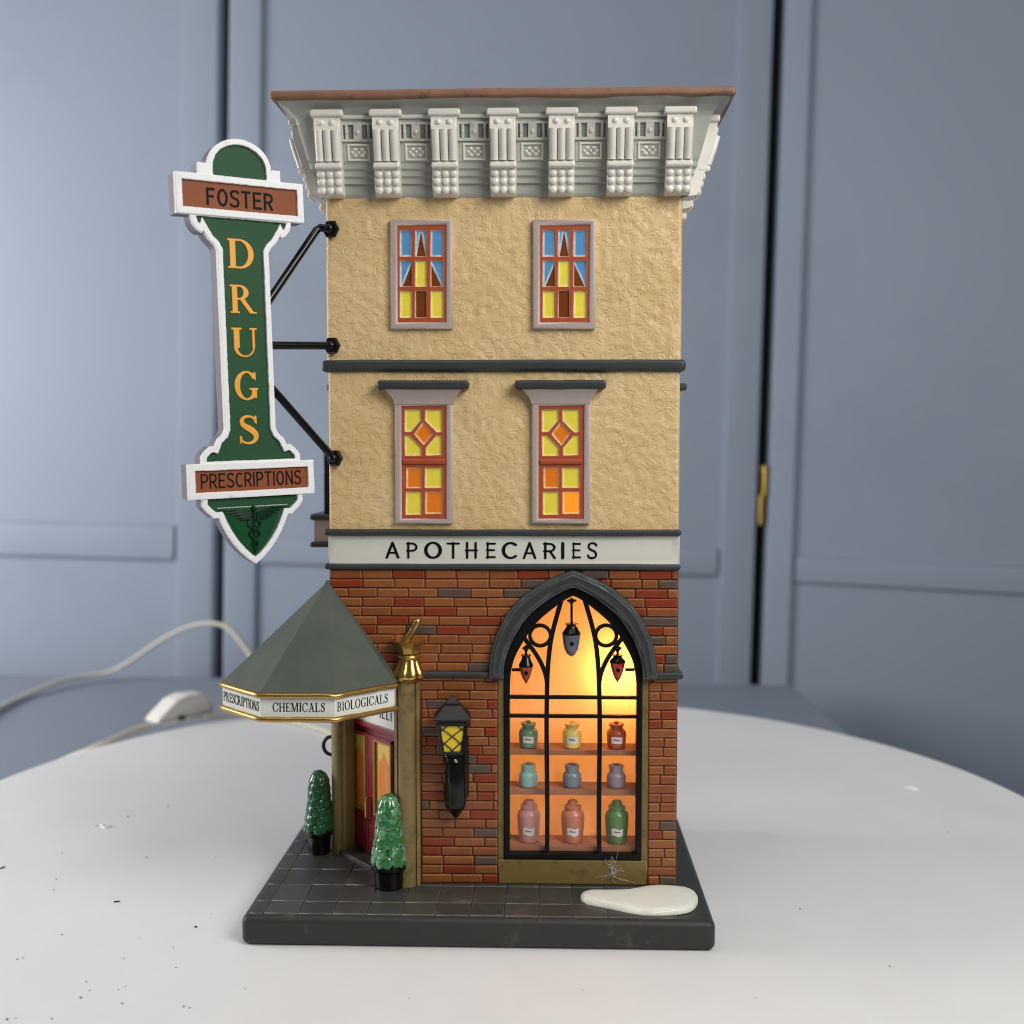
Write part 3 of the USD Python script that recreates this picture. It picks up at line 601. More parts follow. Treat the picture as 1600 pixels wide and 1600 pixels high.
for r in range(NR):
    z0, z1 = TB+r*rp+.2, TB+(r+1)*rp-.2; zm = (z0+z1)/2
    xl = -65.9 if z0 > Z_OV-.5 else XCOL+.3
    iv = [(xl, 65.3)]
    if zm > zsp-.5:
        s = out_poly.intersection(LineString([(-80, zm), (80, zm)]))
        if not s.is_empty and s.length > .1: b_ = s.bounds; iv = [(xl, b_[0]+1.6), (b_[2]-1.6, 65.3)]
    else: iv = [(xl, jx0-.1), (jx1+.1, 65.3)]
    for k, (a, b_) in enumerate(iv):
        if b_-a < 1: continue
        if k == 1 and b_-a < 15:
            cuts = [a, b_] if r % 3 == 1 else [a, a+(b_-a)*rng.uniform(.4, .6), b_]
        else:
            pitch = 11.9; off = (r % 2)*pitch/2+rng.normal(0, .5)
            x = -66+off-pitch; cuts = [a]
            while x < b_:
                if x > a+1.6 and x < b_-1.6: cuts.append(x)
                x += pitch*(1+rng.normal(0, .035)) if rng.random() > .12 else pitch*.52
            cuts.append(b_)
        for u, w in zip(cuts[:-1], cuts[1:]):
            if w-u < 1.: continue
            t = rng.random()
            mt = 0 if t < .40 else 1 if t < .68 else 2 if t < .90 else 3
            if mt == last and mt > 1: mt = 0
            last = mt
            obj('brick', brick(u+.2, w-.2, z0, z1, 0.), BR[mt], bw, smooth=True)
# hood mould around the arch with its short returns
zr1, zr0 = zc(1049.5, -3), zc(1061, -3)
c_in2 = curve(o_in, -3); c_out2 = curve(o_out, -3)
ring = Polygon([(c_in2[0, 0]-.0, zr0), *map(tuple, c_in2), (c_in2[-1, 0], zr0), (c_out2[-1, 0], zr0), *map(tuple, c_out2[::-1]), (c_out2[0, 0], zr0)]).buffer(0)
xa = Y(655, 1055, -3)[0]; xe = Y(1067.5, 1055, -3)[0]
ring = max(polys(ring), key=lambda g: g.area)
obj('arch_hood', front(relief(ring, 4.6, .2, [(0, 2.2), (.1, 1.5), (.45, .9), (1.1, .75), (1.5, .2), (2.1, 0), (2.6, .15)], edges=[0, .3, 1, .2, 1, .3, 0])), 'charcoal', B, smooth=45)
for (a, b_) in ((xa, c_out2[0, 0]+2.2), (c_out2[-1, 0]-2.2, xe)):
    z0r, z1r = (zr0, zr1) if a > 0 else (zc(1060, -3), zc(1051, -3))
    obj('hood_return', wob(mtri(rbox(a, b_, -3.0 if a > 0 else -2.4, 3 if a < 0 else 40, z0r, z1r, .95, 16).refine_to_length(4)), .1, .2, 8), 'charcoal', B, smooth=40)
# olive jambs and the panel under the window
for (a, b_) in ((jx0, c_in[0, 0]+.7), (c_in[-1, 0]-.7, jx1)):
    obj('jamb', front(relief(xb(a, b_, zc(1341), zsp+1), .25, -2, bev(.4, 2))), 'olive_dark', B, smooth=40)
obj('window_apron', front(relief(xb(jx0+.1, jx1-.1, TB, zc(1341.5)), .9, -2, bev(.7, 3))), 'olive_dark', B, smooth=40)
# black window frame and tracery
aw = obj('shop_window', front(relief(arch_out.difference(arch_gl), 1.1, -2, bev(.5, 3))), 'black_matte', B, smooth=40)
def ln(pts, w): return LineString([tuple(Y(*p)) for p in pts]).buffer(w/2, cap_style=2, join_style=1)
def mir(pts): return [(2*895.5-x, y) for x, y in pts]
def sp2(pts): return [tuple(q) for q in spline(pts, 6)]
bars = []
for y0, y1 in ((1086, 1093), (1115.5, 1122.5)): bars.append(pxbox(790, y0, 1001, y1))
mul = sp2([(854.5, 1336), (854.5, 1200), (854.5, 1087), (855.4, 1057.8), (861.5, 997), (868.5, 967.8), (880, 928)])
lan = sp2([(854.2, 1082), (851.4, 1051), (841.3, 1028.5), (825, 1005), (815, 992)])
for pts, w in ((mul, 1.75), (lan, 1.6)): bars += [ln(pts, w), ln(mir(pts), w)]
for cx in (844, 947):
    cc = Y(cx, 993); bars.append(Point(cc).buffer(4.55, 24).difference(Point(cc).buffer(3.2, 24)))
for a in ((800, 1046.5), (814, 1046.5)), ((977, 1046.5), (991, 1046.5)): bars.append(ln(a, 1.0))
tr = unary_union(bars).intersection(arch_gl.buffer(.5))
obj('tracery', front(relief(tr, .75, -.9, bev(.3, 2))), 'black_matte', aw, smooth=40)
obj('glass', front(relief(arch_gl.buffer(.3), -1.2, -1.5)), 'thin_glass', aw)
# display niche behind the glass
nx0, nx1 = Y(798, 1200, 8)[0]-.4, Y(992.5, 1200, 8)[0]+.6; NB = 15.
zfl = Y(895, 1320, 4)[1]
obj('niche_floor', bx(nx0-3, nx1+3, 2.2, NB, zfl-2, zfl), 'shelf', aw)
for k, (pt_, pb_) in enumerate(((1172, 1180.3), (1233.8, 1242.6))):
    zt_, zb2 = Y(895, pt_, 4)[1], Y(895, pb_, 4)[1]
    obj('shelf', mtri(rbox(nx0, nx1, 4, NB, zb2, zt_, .25, 8)), 'shelf', aw, smooth=30)
obj('niche_wall', bx(nx0-3, nx0, 2.2, NB, zfl-2, zc(900)), 'shelf', aw); obj('niche_wall', bx(nx1, nx1+3, 2.2, NB, zfl-2, zc(900)), 'shelf', aw)
obj('frosted_panel', bx(nx0-4, nx1+4, NB, NB+.6, zfl-2, zc(895)), 'frosted_panel', aw)
# the bulb behind the frosted panel, in an added white liner that bounces its light
hz0, hz1 = TB+.5, Z_B0-.3; hx0, hx1 = nx0-5, nx1+5
ch = cat(bx(hx0-1, hx0, NB+.2, 62, hz0, hz1), bx(hx1, hx1+1, NB+.2, 62, hz0, hz1), bx(hx0-1, hx1+1, 62, 63, hz0, hz1), bx(hx0-1, hx1+1, NB+.2, 62, hz0-1, hz0), bx(hx0-1, hx1+1, NB+.2, 62, hz1, hz1+.3))
obj('bounce_liner', ch, 'liner_white', aw)
bp = np.array([*Y(968, 1042, NB+6.5)])
obj('lamp_bulb', ball((bp[0], NB+6.5, bp[1]), 3.2, 2), 'bulb_light', aw, smooth=True)

# corner entrance: columns, door, header
cd = (chB-chA)/np.linalg.norm(chB-chA); cn = np.array([cd[1], -cd[0]])          # along the door, outwards
e1 = np.array([*cd, 0]); e3 = np.array([*cn, 0]); e2 = np.array([0, 0, 1.])
dlen = np.linalg.norm(chB-chA)
def dtf(m, off=0.): return tf(m, (*(chA+cn*off), 0), e1, e2, e3)
do = np.array([*(chA-cn*4.5), 0])
def D(px, py): q = PL(px, py, do, e3)-do; return (q@e1, q[2])
zd0 = TB+1.6
obj('entry_wall', dtf(relief(xb(-3, dlen+3, TB, Z_OV+1), -5.2, -8, cap=True)), 'olive_dark', B)
dtop = D(590, 1136)[1]
dr = obj('door_frame', dtf(relief(xb(2.5, dlen-2, zd0, dtop), -4.9, -5.2, [(0, 0)])), 'door_red', B)
pl0, pl1 = D(550, 1150)[0], D(572.3, 1150)[0]; pr0 = D(588.5, 1160)[0]; split = D(577.5, 1200)[0]
pw = pl1-pl0; zp1, zp0 = D(560, 1148)[1], D(560, 1257)[1]
lw0, rw1 = D(543.5, 1200)[0], split+(split-D(543.5, 1200)[0])
dlf = D(560, 1140)[1]
for k, (a, b_, p0) in enumerate(((lw0, split-.12, pl0), (split+.12, rw1, pr0))):
    leaf = xb(a, b_, zd0+.4, dlf)
    hole = xb(p0, p0+pw, zp0, zp1)
    lf = obj('door_leaf', dtf(relief(leaf.difference(hole), -3.6, -4.8, bev(.35, 2))), 'door_red', dr, smooth=40)
    # gold beading, yellow pane with an orange pointed light
    obj('pane_bead', dtf(relief(hole.buffer(.9, join_style=2).difference(hole.buffer(-.1, join_style=2)), -3.2, -4.6, bev(.3, 2))), 'door_gold', dr, smooth=40)
    pm = (p0+p0+pw)/2; sp_ = Polygon([(pm-pw*.30, zp0+.2), (pm+pw*.30, zp0+.2), (pm+pw*.34, zp1-8.2), (pm+pw*.16, zp1-6.8), (pm, zp1-3.4), (pm-pw*.16, zp1-6.8), (pm-pw*.34, zp1-8.2)])
    obj('door_pane', dtf(relief(hole.difference(sp_.buffer(.08)), -4.3, -4.8)), 'door_yellow', dr)
    obj('door_pane', dtf(relief(sp_, -4.2, -4.8, bev(.15, 2))), 'door_orange', dr, smooth=40)
    ins = hole.buffer(1.5, join_style=2)
    obj('lower_panel', dtf(relief(xb(p0-.4, p0+pw+.4, zd0+3, zp0-4), -3.2, -4.6, bev(.4, 2))), 'door_red', dr, smooth=40)
hu, hz_ = D(580.5, 1262)
hpts = [np.array([*(chA+cd*(hu)+cn*w), hz_+dz]) for dz, w in ((4.5, -3.6), (4.4, -2.2), (2, -1.8), (-2, -1.8), (-4.4, -2.2), (-4.5, -3.6))]
obj('door_handle', tube(spline(hpts, 5), .5, 8), 'gold', dr, smooth=40)
hd = obj('door_header', dtf(relief(xb(2.5, dlen-2, dtop+.1, Z_OV+.5), -3.8, -5.2, bev(.3, 2))), 'white_glaze', B, smooth=40)
hw = word('ILLI', sans, 8.5, 3.4, gap=.2, t=.14); ua = D(607, 1120)
obj('lettering', dtf(relief(affinity.translate(hw, ua[0]-5.2, ua[1]-1.2), -3.72, -3.8)), 'ink', hd)
obj('lintel', dtf(relief(xb(2.5, dlen-2, dtop-1.1, dtop+1.1), -3.0, -5, bev(.4, 2))), 'door_red', dr, smooth=40)
st0 = Polygon([tuple(G(503, 1334, TB)), tuple(G(518, 1329, TB)), tuple(G(606, 1368, TB)), tuple(G(592, 1388, TB))])
stp = Polygon([tuple(chA+cn*4.2+cd*(-1)), tuple(chA+cn*4.2+cd*(dlen-4)), tuple(chA-cn*6+cd*(dlen-2)), tuple(chA-cn*6-cd*2)])
obj('doorstep', relief(stp, TB+1.7, TB-.5, bev(.6, 3)), 'base_grey', B, smooth=40)
def column(cx, cy, z0, z1, w, rot):
    """Moulded post: a rounded front with a groove and a fillet on each side."""
    r = w/2; pts = []
    prof = [(-r, r*.8), (-r, -.35*r), (-.78*r, -.55*r), (-.70*r, -.42*r), (-.64*r, -.62*r)]
    arc = [(.62*r*math.sin(t), -.62*r-.38*r*math.cos(t)) for t in np.linspace(-1.45, 1.45, 13)]
    full = prof+arc+[(-x, y) for x, y in prof[::-1]]
    g = affinity.translate(affinity.rotate(Polygon(full), rot, origin=(0, 0)), cx, cy)
    m, e = relief(g, z1, z0, cap=True); return m
zct = zc(1066, -3)
cR = Y(636, 1200, -3)
colp = obj('column', column(cR[0], -1.2, TB, zct, 9.6, 0), 'olive', B, smooth=30)
obj('column', column(-68.2, 33.5, TB, Z_OV, 8.4, -38), 'olive', B, smooth=30)
# gilded finial: fluted bell, collar and a mortar with its pestle
fx, fy = Y(638.5, 1040, -3)[0], -2.2
def fz(py): return Y(638, py, fy)[1]
def fluted(prof, n=48, lobes=8, amp=.07):
    V, Fc = [], []
    th = np.linspace(0, 2*math.pi, n, endpoint=False)
    for r, z, a in prof:
        rr = 1.1*r*(1-a*amp*np.power(np.abs(np.cos(th*lobes/2)), 8)*2); V.append(np.c_[rr*np.cos(th), rr*np.sin(th), np.full(n, z)])
    V = np.vstack(V)
    for i in range(len(prof)-1):
        for j in range(n):
            q = (j+1) % n; Fc += [(i*n+j, i*n+q, (i+1)*n+q), (i*n+j, (i+1)*n+q, (i+1)*n+j)]
    m = trimesh.Trimesh(V, Fc, process=False); m.apply_translation((fx, fy, 0)); return m
k = 1/4.2
bell = fluted([(2.0, fz(1068), 0), (3.6, fz(1065), .3), (5.6, fz(1058), 1), (5.9, fz(1053), 1), (5.3, fz(1047), 1), (4.4, fz(1039), 1), (3.7, fz(1032), .8), (3.4, fz(1029), .3), (3.4, fz(1025), 0)])
fin = obj('finial', bell, 'gold', B, smooth=True)
col_ = [(3.2, fz(1029)), (4.3, fz(1028)), (4.7, fz(1025)), (4.3, fz(1022)), (3.2, fz(1021))]
obj('collar', lathe(col_, 32, (fx, fy, 0)), 'gold', fin, smooth=True)
mprof = [(0, fz(1014)), (2.2, fz(1021)), (3.5, fz(1021)), (4.0, fz(1014)), (5.2, fz(1006)), (6.5, fz(1001)), (6.5, fz(999.5)), (6.0, fz(999.5)), (4.6, fz(1004)), (3.0, fz(1008)), (0, fz(1009))]
mo = lathe([(a*1.1, b_) for a, b_ in mprof[1:]], 8, (0, 0, 0)); mo.apply_transform(trimesh.transformations.rotation_matrix(.39, (0, 0, 1))); mo.apply_translation((fx, fy, 0))
obj('mortar', mo, 'gold_bronze', fin, smooth=25)
p0 = np.array([Y(634, 1004, fy)[0], fy-.4, fz(1004)]); p1 = np.array([Y(655, 966, fy)[0], fy-.4, fz(966)])
ts = np.linspace(0, 1, 14); rr = np.interp(ts, [0, .5, .62, .66, .72, .8, .93, 1], [1.7, 1.25, 1.15, 1.5, 1.1, 1.35, 1.35, .5])
obj('pestle', tube(p0+(p1-p0)*ts[:, None], rr, 14), 'gold_bronze', fin, smooth=50)

# octagonal awning
oc = np.array([-71.8, 0.]); OR = 35.3; apx = XL-.2
zt_a = Y(518, 1086, -32.6)[1]; zb_a = Y(518, 1127, -32.6)[1]
av = [(oc[0]+OR*math.sin(math.radians(q)), -OR*math.cos(math.radians(q))) for q in (-112.5, -67.5, -22.5, 22.5, 67.5)]
plan = Polygon(av+[(av[-1][0]-1, 1.), (-65, 1.), (-65, 20), (av[0][0]+1, 20)]).buffer(0)
aw_ = obj('awning', None or (lambda: trimesh.Trimesh(np.array([(apx, -1.0, Y(511, 908, -1)[1])]+[(*(np.array(q)*1), zt_a) for q in av]+[(av[-1][0]-1, 1., zt_a), (av[0][0]+1, 20, zt_a)]),
      [(0, i, i+1) for i in range(1, 5)]+[(0, 5, 6), (0, 7, 1)], process=False))(), 'awning_grey', B)
apz = Y(511, 908, -1)[1]
obj('awning_apex', ball((apx, -.9, apz-.7), 1.1, 2), 'awning_grey', aw_, smooth=True)
fas = plan.buffer(-.7, join_style=2)
obj('fascia', relief(fas, zt_a-.2, zb_a+.4, [(0, 0)], cap=True), 'white_glaze', aw_)
def rail(z, r, seed):
    pts = []
    r_ = np.random.default_rng(seed)
    for a, b_ in zip(av[:-1], av[1:]):
        for t in np.linspace(0, 1, 9)[:-1]: pts.append((a[0]+(b_[0]-a[0])*t, a[1]+(b_[1]-a[1])*t, z+r_.normal(0, .06)))
    pts.append((*av[-1], z)); pts = np.array(pts)
    return tube(pts, r*(1+.06*r_.normal(size=len(pts))), 10)
obj('gold_trim', rail(zt_a-.35, 1.0, 1), 'gold_bronze', aw_, smooth=60); obj('gold_trim', rail(zb_a+.5, .95, 2), 'gold_bronze', aw_, smooth=60)
fv = list(map(tuple, [(oc[0]+(OR-.62/math.cos(math.pi/8))*math.sin(math.radians(q)), -(OR-.62/math.cos(math.pi/8))*math.cos(math.radians(q))) for q in (-67.5, -22.5, 22.5, 67.5)]))
for i, (tx, wf, cf, hh) in enumerate((('PRESCRIPTIONS', .94, .50, 3.5), ('CHEMICALS', .70, .52, 3.15), ('BIOLOGICALS', .84, .46, 3.3))):
    a, b_ = np.array(fv[i]), np.array(fv[i+1]); L = np.linalg.norm(b_-a); d = (b_-a)/L
    w = word(tx, serif, L*wf, hh, gap=.12, T=.13 if i == 0 else .15, t=.05)
    w = affinity.translate(w, L*(cf-wf/2), (zt_a+zb_a)/2-hh/2+.1)
    obj('lettering', tf(relief(w, .06, -.1), (*a, 0), (*d, 0), (0, 0, 1), (d[1], -d[0], 0)), 'ink', aw_)
# small wall ring on the left side wall
rc = np.array([Y(512, 1165, 42)[0]+1.6, 42., Y(512, 1165, 42)[1]])
rt = [(rc[0]+3.4*math.cos(q), rc[1], rc[2]+3.8*math.sin(q)) for q in np.linspace(0, 2*math.pi, 24, endpoint=False)]
obj('wall_ring', tube(rt, .8, 8, closed=True), 'black_iron', B, smooth=True)

# cornice
prof = [(.2, 308), (.9, 303), (1.2, 297), (1.4, 288), (2.6, 286), (2.6, 278), (3.6, 274), (3.6, 266), (4.6, 262), (4.8, 254), (5.2, 250), (8.6, 190), (8.9, 183), (9.4, 176), (11.2, 165), (13.6, 156), (15.6, 151)]
prz = [(o, zc(py, -o)) for o, py in prof]
def ringsweep(pr, rad=.6):
    V, E = [], []
    for o, z in pr:
        x0, x1, y0, y1 = XL-o-.1, XR+o+.1, -o, DEP+o
        V += [(x0, y0, z), (x1, y0, z), (x1, y1, z), (x0, y1, z)]
    Fc = []
    for i in range(len(pr)-1):
        for j in range(4):
            a, b_ = i*4+j, i*4+(j+1) % 4; Fc += [(a, b_, b_+4), (a, b_+4, a+4)]
    return trimesh.Trimesh(np.array(V), Fc, process=False)
cm = ringsweep(prz)
obj('cornice', wob(cm.subdivide_to_size(6), .12, .1, 4), 'cornice_grey', B, smooth=30, edge=None)
zr_0, zr_1 = zc(151.5, -16), zc(137.5, -16)
rf = mtri(rbox(XL-16.6, XR+16.6, -16.6, DEP+16.6, zr_0, zr_1, 1.1, 14).refine_to_length(5))
obj('roof_edge', wob(rf, .28, .12, 9), 'roof_brown', B, smooth=50)
def bracket_parts():
    """In local axes: x across, y = minus how far it stands out, z up (world heights)."""
    curve_ = [(12.2, 180), (12.3, 198), (11.7, 206), (10.8, 222), (9.6, 236), (8.9, 249), (9.3, 252), (9.2, 261), (8.0, 263), (7.3, 272), (6.7, 284), (6.0, 296), (4.9, 303), (3.0, 306)]
    pr = [(-o, zc(py, -o)) for o, py in curve_]
    g = Polygon(pr+[(0.5, pr[-1][1]), (0.5, pr[0][1])])
    body, _ = relief(g, 4.7, -4.7, [(0, .6), (.25, .2), (.6, 0)], cap=True)
    body = tf(body, (0, 0, 0), (0, 1, 0), (0, 0, 1), (1, 0, 0))
    cap_ = mtri(rbox(-5.9, 5.9, -13.2, -6, zc(179, -13), zc(167.5, -13), .8, 12))
    fl = []
    pts0 = spline([(-o, zc(py, -o)) for o, py in ((11.9, 201), (11.3, 212), (10.3, 228), (9.4, 240), (8.8, 250.5))], 5)
    for x in (-3.05, 0, 3.05):
        fl.append(tube([(x, p[0]-.3, p[1]) for p in pts0], 1.42, 12))
    beads = [ball((x, -12.2, zc(189, -12.4)), 1.15, 2, (1, .75, 1)) for x in (-2.0, 2.0)]
    for py, o in ((270.5, 7.3), (283, 6.6), (296.5, 5.8)):
        for x in (-3.05, 0, 3.05): beads.append(ball((x, 0, 0), 1.5, 2, (1, .7, 1))); beads[-1].apply_translation((x*0, -o, zc(py, -o)))
    band = mtri(rbox(-4.9, 4.9, -9.9, -5, zc(261.5, -9.6), zc(251.5, -9.6), .8, 12))
    return body, cap_, fl, beads, band
bb, bc, bf, bd, bn = bracket_parts()
def place_bracket(fn):
    p = obj('bracket', fn(bb), 'cornice_stone', B, smooth=35)
    obj('bracket_cap', fn(bc), 'cornice_stone', p, smooth=40)
    for f in bf: obj('flute', fn(f), 'cornice_stone', p, smooth=50)
    obj('bracket_band', fn(bn), 'cornice_stone', p, smooth=40)
    obj('beads', fn(trimesh.util.concatenate(bd)), 'cornice_stone', p, smooth=True)
def shift(x):
    def f(m): q = m.copy(); q.apply_translation((x, 0, 0)); return q
    return f
def side(s, y):
    def f(m):
        v = m.vertices; x = (XR if s > 0 else XL)
        return trimesh.Trimesh(np.c_[x-s*v[:, 1], y+s*v[:, 0], v[:, 2]], m.faces, process=False)
    return f
bxs = [-63.5+21.17*k for k in range(7)]
for x in bxs: place_bracket(shift(x))
for s in (-1, 1):
    for y in (3.4, 26, 48): place_bracket(side(s, y))
# frieze between the brackets, on its leaning face
fa = np.array([-5.2, zc(250, -5.2)]); fb = np.array([-8.6, zc(190, -8.6)]); fd = (fb-fa)/np.linalg.norm(fb-fa); fl_ = np.linalg.norm(fb-fa)
def ftf(m): return tf(m, (0, fa[0], fa[1]), (1, 0, 0), (0, fd[0], fd[1]), (0, -fd[1], fd[0]))
for k in range(6):
    xm = (bxs[k]+bxs[k+1])/2
    s0 = fl_*(250-236.5)/60.
    sq = xb(xm-4.1, xm+4.1, s0-3.0, s0+3.0)
    rp_ = obj('rosette_panel', ftf(relief(sq.difference(xb(xm-3.3, xm+3.3, s0-2.25, s0+2.25)), .75, -.4, bev(.3, 2))), 'cornice_stone', B, smooth=40)
    obj('panel_ground', ftf(relief(xb(xm-5.4, xm+5.4, s0-3.5, s0+3.5), .12, -.4)), 'cornice_grey', rp_)
    ros = [ball((0, 0, 0), .62, 2, (1, 1, .7))]+[ball((1.75*math.cos(q), 1.45*math.sin(q), 0), .82, 2, (1, .8, .6)) for q in (math.pi/4, 3*math.pi/4, 5*math.pi/4, 7*math.pi/4)]+[ball((sx*2.2, 0, 0), .62, 2, (1, 1, .6)) for sx in (-1, 1)]
    ro = trimesh.util.concatenate(ros); ro.apply_translation((xm, s0, .2)); obj('rosette', ftf(ro), 'cornice_stone', rp_, smooth=True)
    d0, d1 = fl_*(250-217)/60., fl_*(250-193)/60.
    du = xb(xm-5.9, xm+5.9, d0-.6, d1+.9)
    for o in (-2.5, 2.5): du = du.difference(xb(xm+o-.95, xm+o+.95, d0+.5, d1-.1))
    for o in (-4.9, 4.9): du = du.difference(xb(xm+o-.35, xm+o+.35, d0+.5, d1-.1))
    dn = obj('dentil_row', ftf(relief(du, 1.0, -.4, bev(.32, 2))), 'frieze', B, smooth=40, edge=None)
    obj('dentil_recess', ftf(relief(xb(xm-5.8, xm+5.8, d0, d1), .15, -.4)), 'slot_grey', dn)
    kn = [ball((xm, (d0+d1)/2, 1.0), .8, 2, (1, 1.2, .6))]+[ball((xm+sx*4.0, (d0+d1)/2, .95), .5, 1, (1, 1.6, .6)) for sx in (-1, 1)]
    obj('knob', ftf(trimesh.util.concatenate(kn)), 'frieze', dn, smooth=True)
    tr_ = tube([(x, 0, 0) for x in (xm-6.2, xm, xm+6.2)], .75, 10); tr_.apply_translation((0, -9.2, zc(181, -9.2))); obj('frieze_bead', tr_, 'cornice_stone', B, smooth=50)

# ================================================================== hanging sign
ph = math.radians(36); rl = math.radians(1.8)
h1 = np.array([math.cos(ph), math.sin(ph), 0]); nn = np.array([math.sin(ph), -math.cos(ph), 0]); h2 = np.array([0, 0, 1.])
s1 = h1*math.cos(rl)+h2*math.sin(rl); s2 = -h1*math.sin(rl)+h2*math.cos(rl)
q = Y(387, 550, -27); SO = np.array([q[0], -27., q[1]])
SG = thing('hanging_sign', 'green and white upright drugs sign on three black rods', 'sign', SO)
def stf(m): return tf(m, SO, s1, s2, nn)
def SU(px, py): q = PL(px, py, SO, nn)-SO; return np.array([q@s1, q@s2])
def sym(right): return right+[(-x, y) for x, y in right[::-1] if abs(x) > 1e-9]
domep = [(11.6*math.cos(t), 63.6+9.9*math.sin(t)) for t in np.linspace(0, math.pi/2, 12)]
upd = Polygon(sym([(14.9, 58), (14.9, 64.2), (11.9, 64.0)]+domep))
flare = [(9.4, 35.), (10.4, 36.8), (12.2, 38.4), (13.6, 40.6), (14.0, 41.3), (14.4, 40.4), (16.2, 41.4), (17.6, 43.2), (18.3, 45.2), (18.3, 48)]
lowf = [(9.4, -26.8), (10.2, -28.6), (12.2, -30.4), (13.4, -33.0), (14.6, -32.6), (16.2, -33.8), (17.6, -35.2), (18.3, -36.4), (18.3, -40)]
shaft = Polygon([(-x, y) for x, y in flare[::-1]]+[(-x, y) for x, y in lowf]+lowf[::-1]+flare)
shaft = Polygon(flare[::-1]+lowf+[(-x, y) for x, y in lowf[::-1]]+[(-x, y) for x, y in flare])
shield = Polygon(sym([(18.7, -49), (18.7, -53.4), (17.4, -55.2), (15.2, -57.2), (14.6, -57.9), (12.8, -57.8), (12.0, -59.8), (10.2, -63.5), (7.9, -67.2), (5.3, -70.4), (2.6, -73.0), (0, -74.9)][::1]))
barT = sbox(-23.2, 46.4, 23.2, 60.2); barB = sbox(-23.3, -51, 23.3, -38.7)
def rough(g, a=.1, sc=1.2, seed=3):
    g = shapely.segmentize(g, 1.0)
    def f(c): n = np.stack([meshkit.noise(np.c_[c*sc, np.full(len(c), k*9.3)], seed)-.5 for k in range(2)], 1); return c+2*a*n
    return shapely.transform(g, f)
whole = unary_union([upd, shaft, shield, barT, barB]).buffer(0)
TH = 7.4
obj('backboard', stf(relief(whole.buffer(-.1, join_style=2), -1.6, -TH, [(0, 0)], cap=True)), 'sign_grey', SG, smooth=30)
bw_ = 1.95
def ringof(g, w=bw_): return rough(g, .07).difference(rough(g.buffer(-w-.45, join_style=2).buffer(.45, join_style=2, mitre_limit=1.6), .12, 1.4, 8))
inT, inB = sbox(-20.9, 48.7, 20.9, 57.9), sbox(-20.9, -48.7, 20.9, -41.1)
bars2 = unary_union([barT, barB])
def rim(name, g, w, y=0.): return obj(name, stf(relief(g, y, -1.65, bev(.22, 2))), 'sign_white', SG, smooth=40)
rim('border', rough(upd, .07).difference(rough(upd.buffer(-bw_-1.1, join_style=2).buffer(1.1, join_style=1), .12, 1.4, 8)).difference(barT.buffer(-.3)), 0)
rim('border', ringof(shaft).difference(bars2.buffer(-.3)), 0)
rim('border', ringof(shield).difference(barB.buffer(-.3)), 0)
for bar_, inn in ((barT, inT), (barB, inB)):
    obj('name_plate', stf(relief(rough(bar_, .07).difference(rough(inn, .12, 1.4, 5)), .55, -1.65, bev(.25, 2))), 'sign_white', SG, smooth=40)
for g in (upd, shaft): obj('green_field', stf(relief(g.buffer(-1., join_style=2), -1.15, -1.6)), 'sign_green', SG)
obj('green_field', stf(relief(shield.buffer(-1., join_style=2), -1.15, -1.6)), 'sign_green', SG)
gl = shield.buffer(-2.6).difference(sbox(-30, -54.2, 30, -40))
vgl = affinity.scale(gl, .93, 1.0)
obj('enamel', stf(relief(vgl, -.75, -1.2, bev(1.4, 4, .25))), 'sign_green_gloss', SG, smooth=60)
for inn in (inT, inB): obj('brown_field', stf(relief(inn.buffer(.3), -.55, -1.6)), 'sign_brown', SG)
def put_word(text, l, r, t_, b_, h, w0, **kw):
    p, q = SU(*l), SU(*r); c = (p+q)/2; L = w0 or np.linalg.norm(q-p)
    g = word(text, sans, L, h, **kw); obj('lettering', stf(relief(affinity.translate(g, c[0]-L/2, c[1]-h/2), -.46, -.6)), 'ink', SG)
put_word('FOSTER', (323, 305.5), (427, 316.5), 0, 0, 6.0, None, gap=.13, t=.14)
put_word('PRESCRIPTIONS', (314.5, 752.5), (471, 745.5), 0, 0, 5.2, None, gap=.13, t=.115)
for ch, x0, x1, y0, y1 in (('D', 357, 398, 373, 419.5), ('R', 361, 402, 445, 489.5), ('U', 363.5, 403.5, 512, 558), ('G', 368, 405, 579.5, 625.5), ('S', 375.5, 405.5, 648.5, 694.5)):
    c = SU((x0+x1)/2, (y0+y1)/2); hgt = SU((x0+x1)/2, y0)[1]-SU((x0+x1)/2, y1)[1]
    wd = SU(x1, (y0+y1)/2)[0]-SU(x0, (y0+y1)/2)[0]
    g, w = serif(ch, .19, .075, .07, .07); bb_ = g.bounds
    g = affinity.scale(affinity.translate(g, -bb_[0], -bb_[1]), wd/(bb_[2]-bb_[0]), hgt/(bb_[3]-bb_[1]), origin=(0, 0))
    obj('letter', stf(relief(affinity.translate(g, c[0]-wd/2, c[1]-hgt/2), -.75, -1.2, bev(.2, 2))), 'letter_orange', SG, smooth=40)
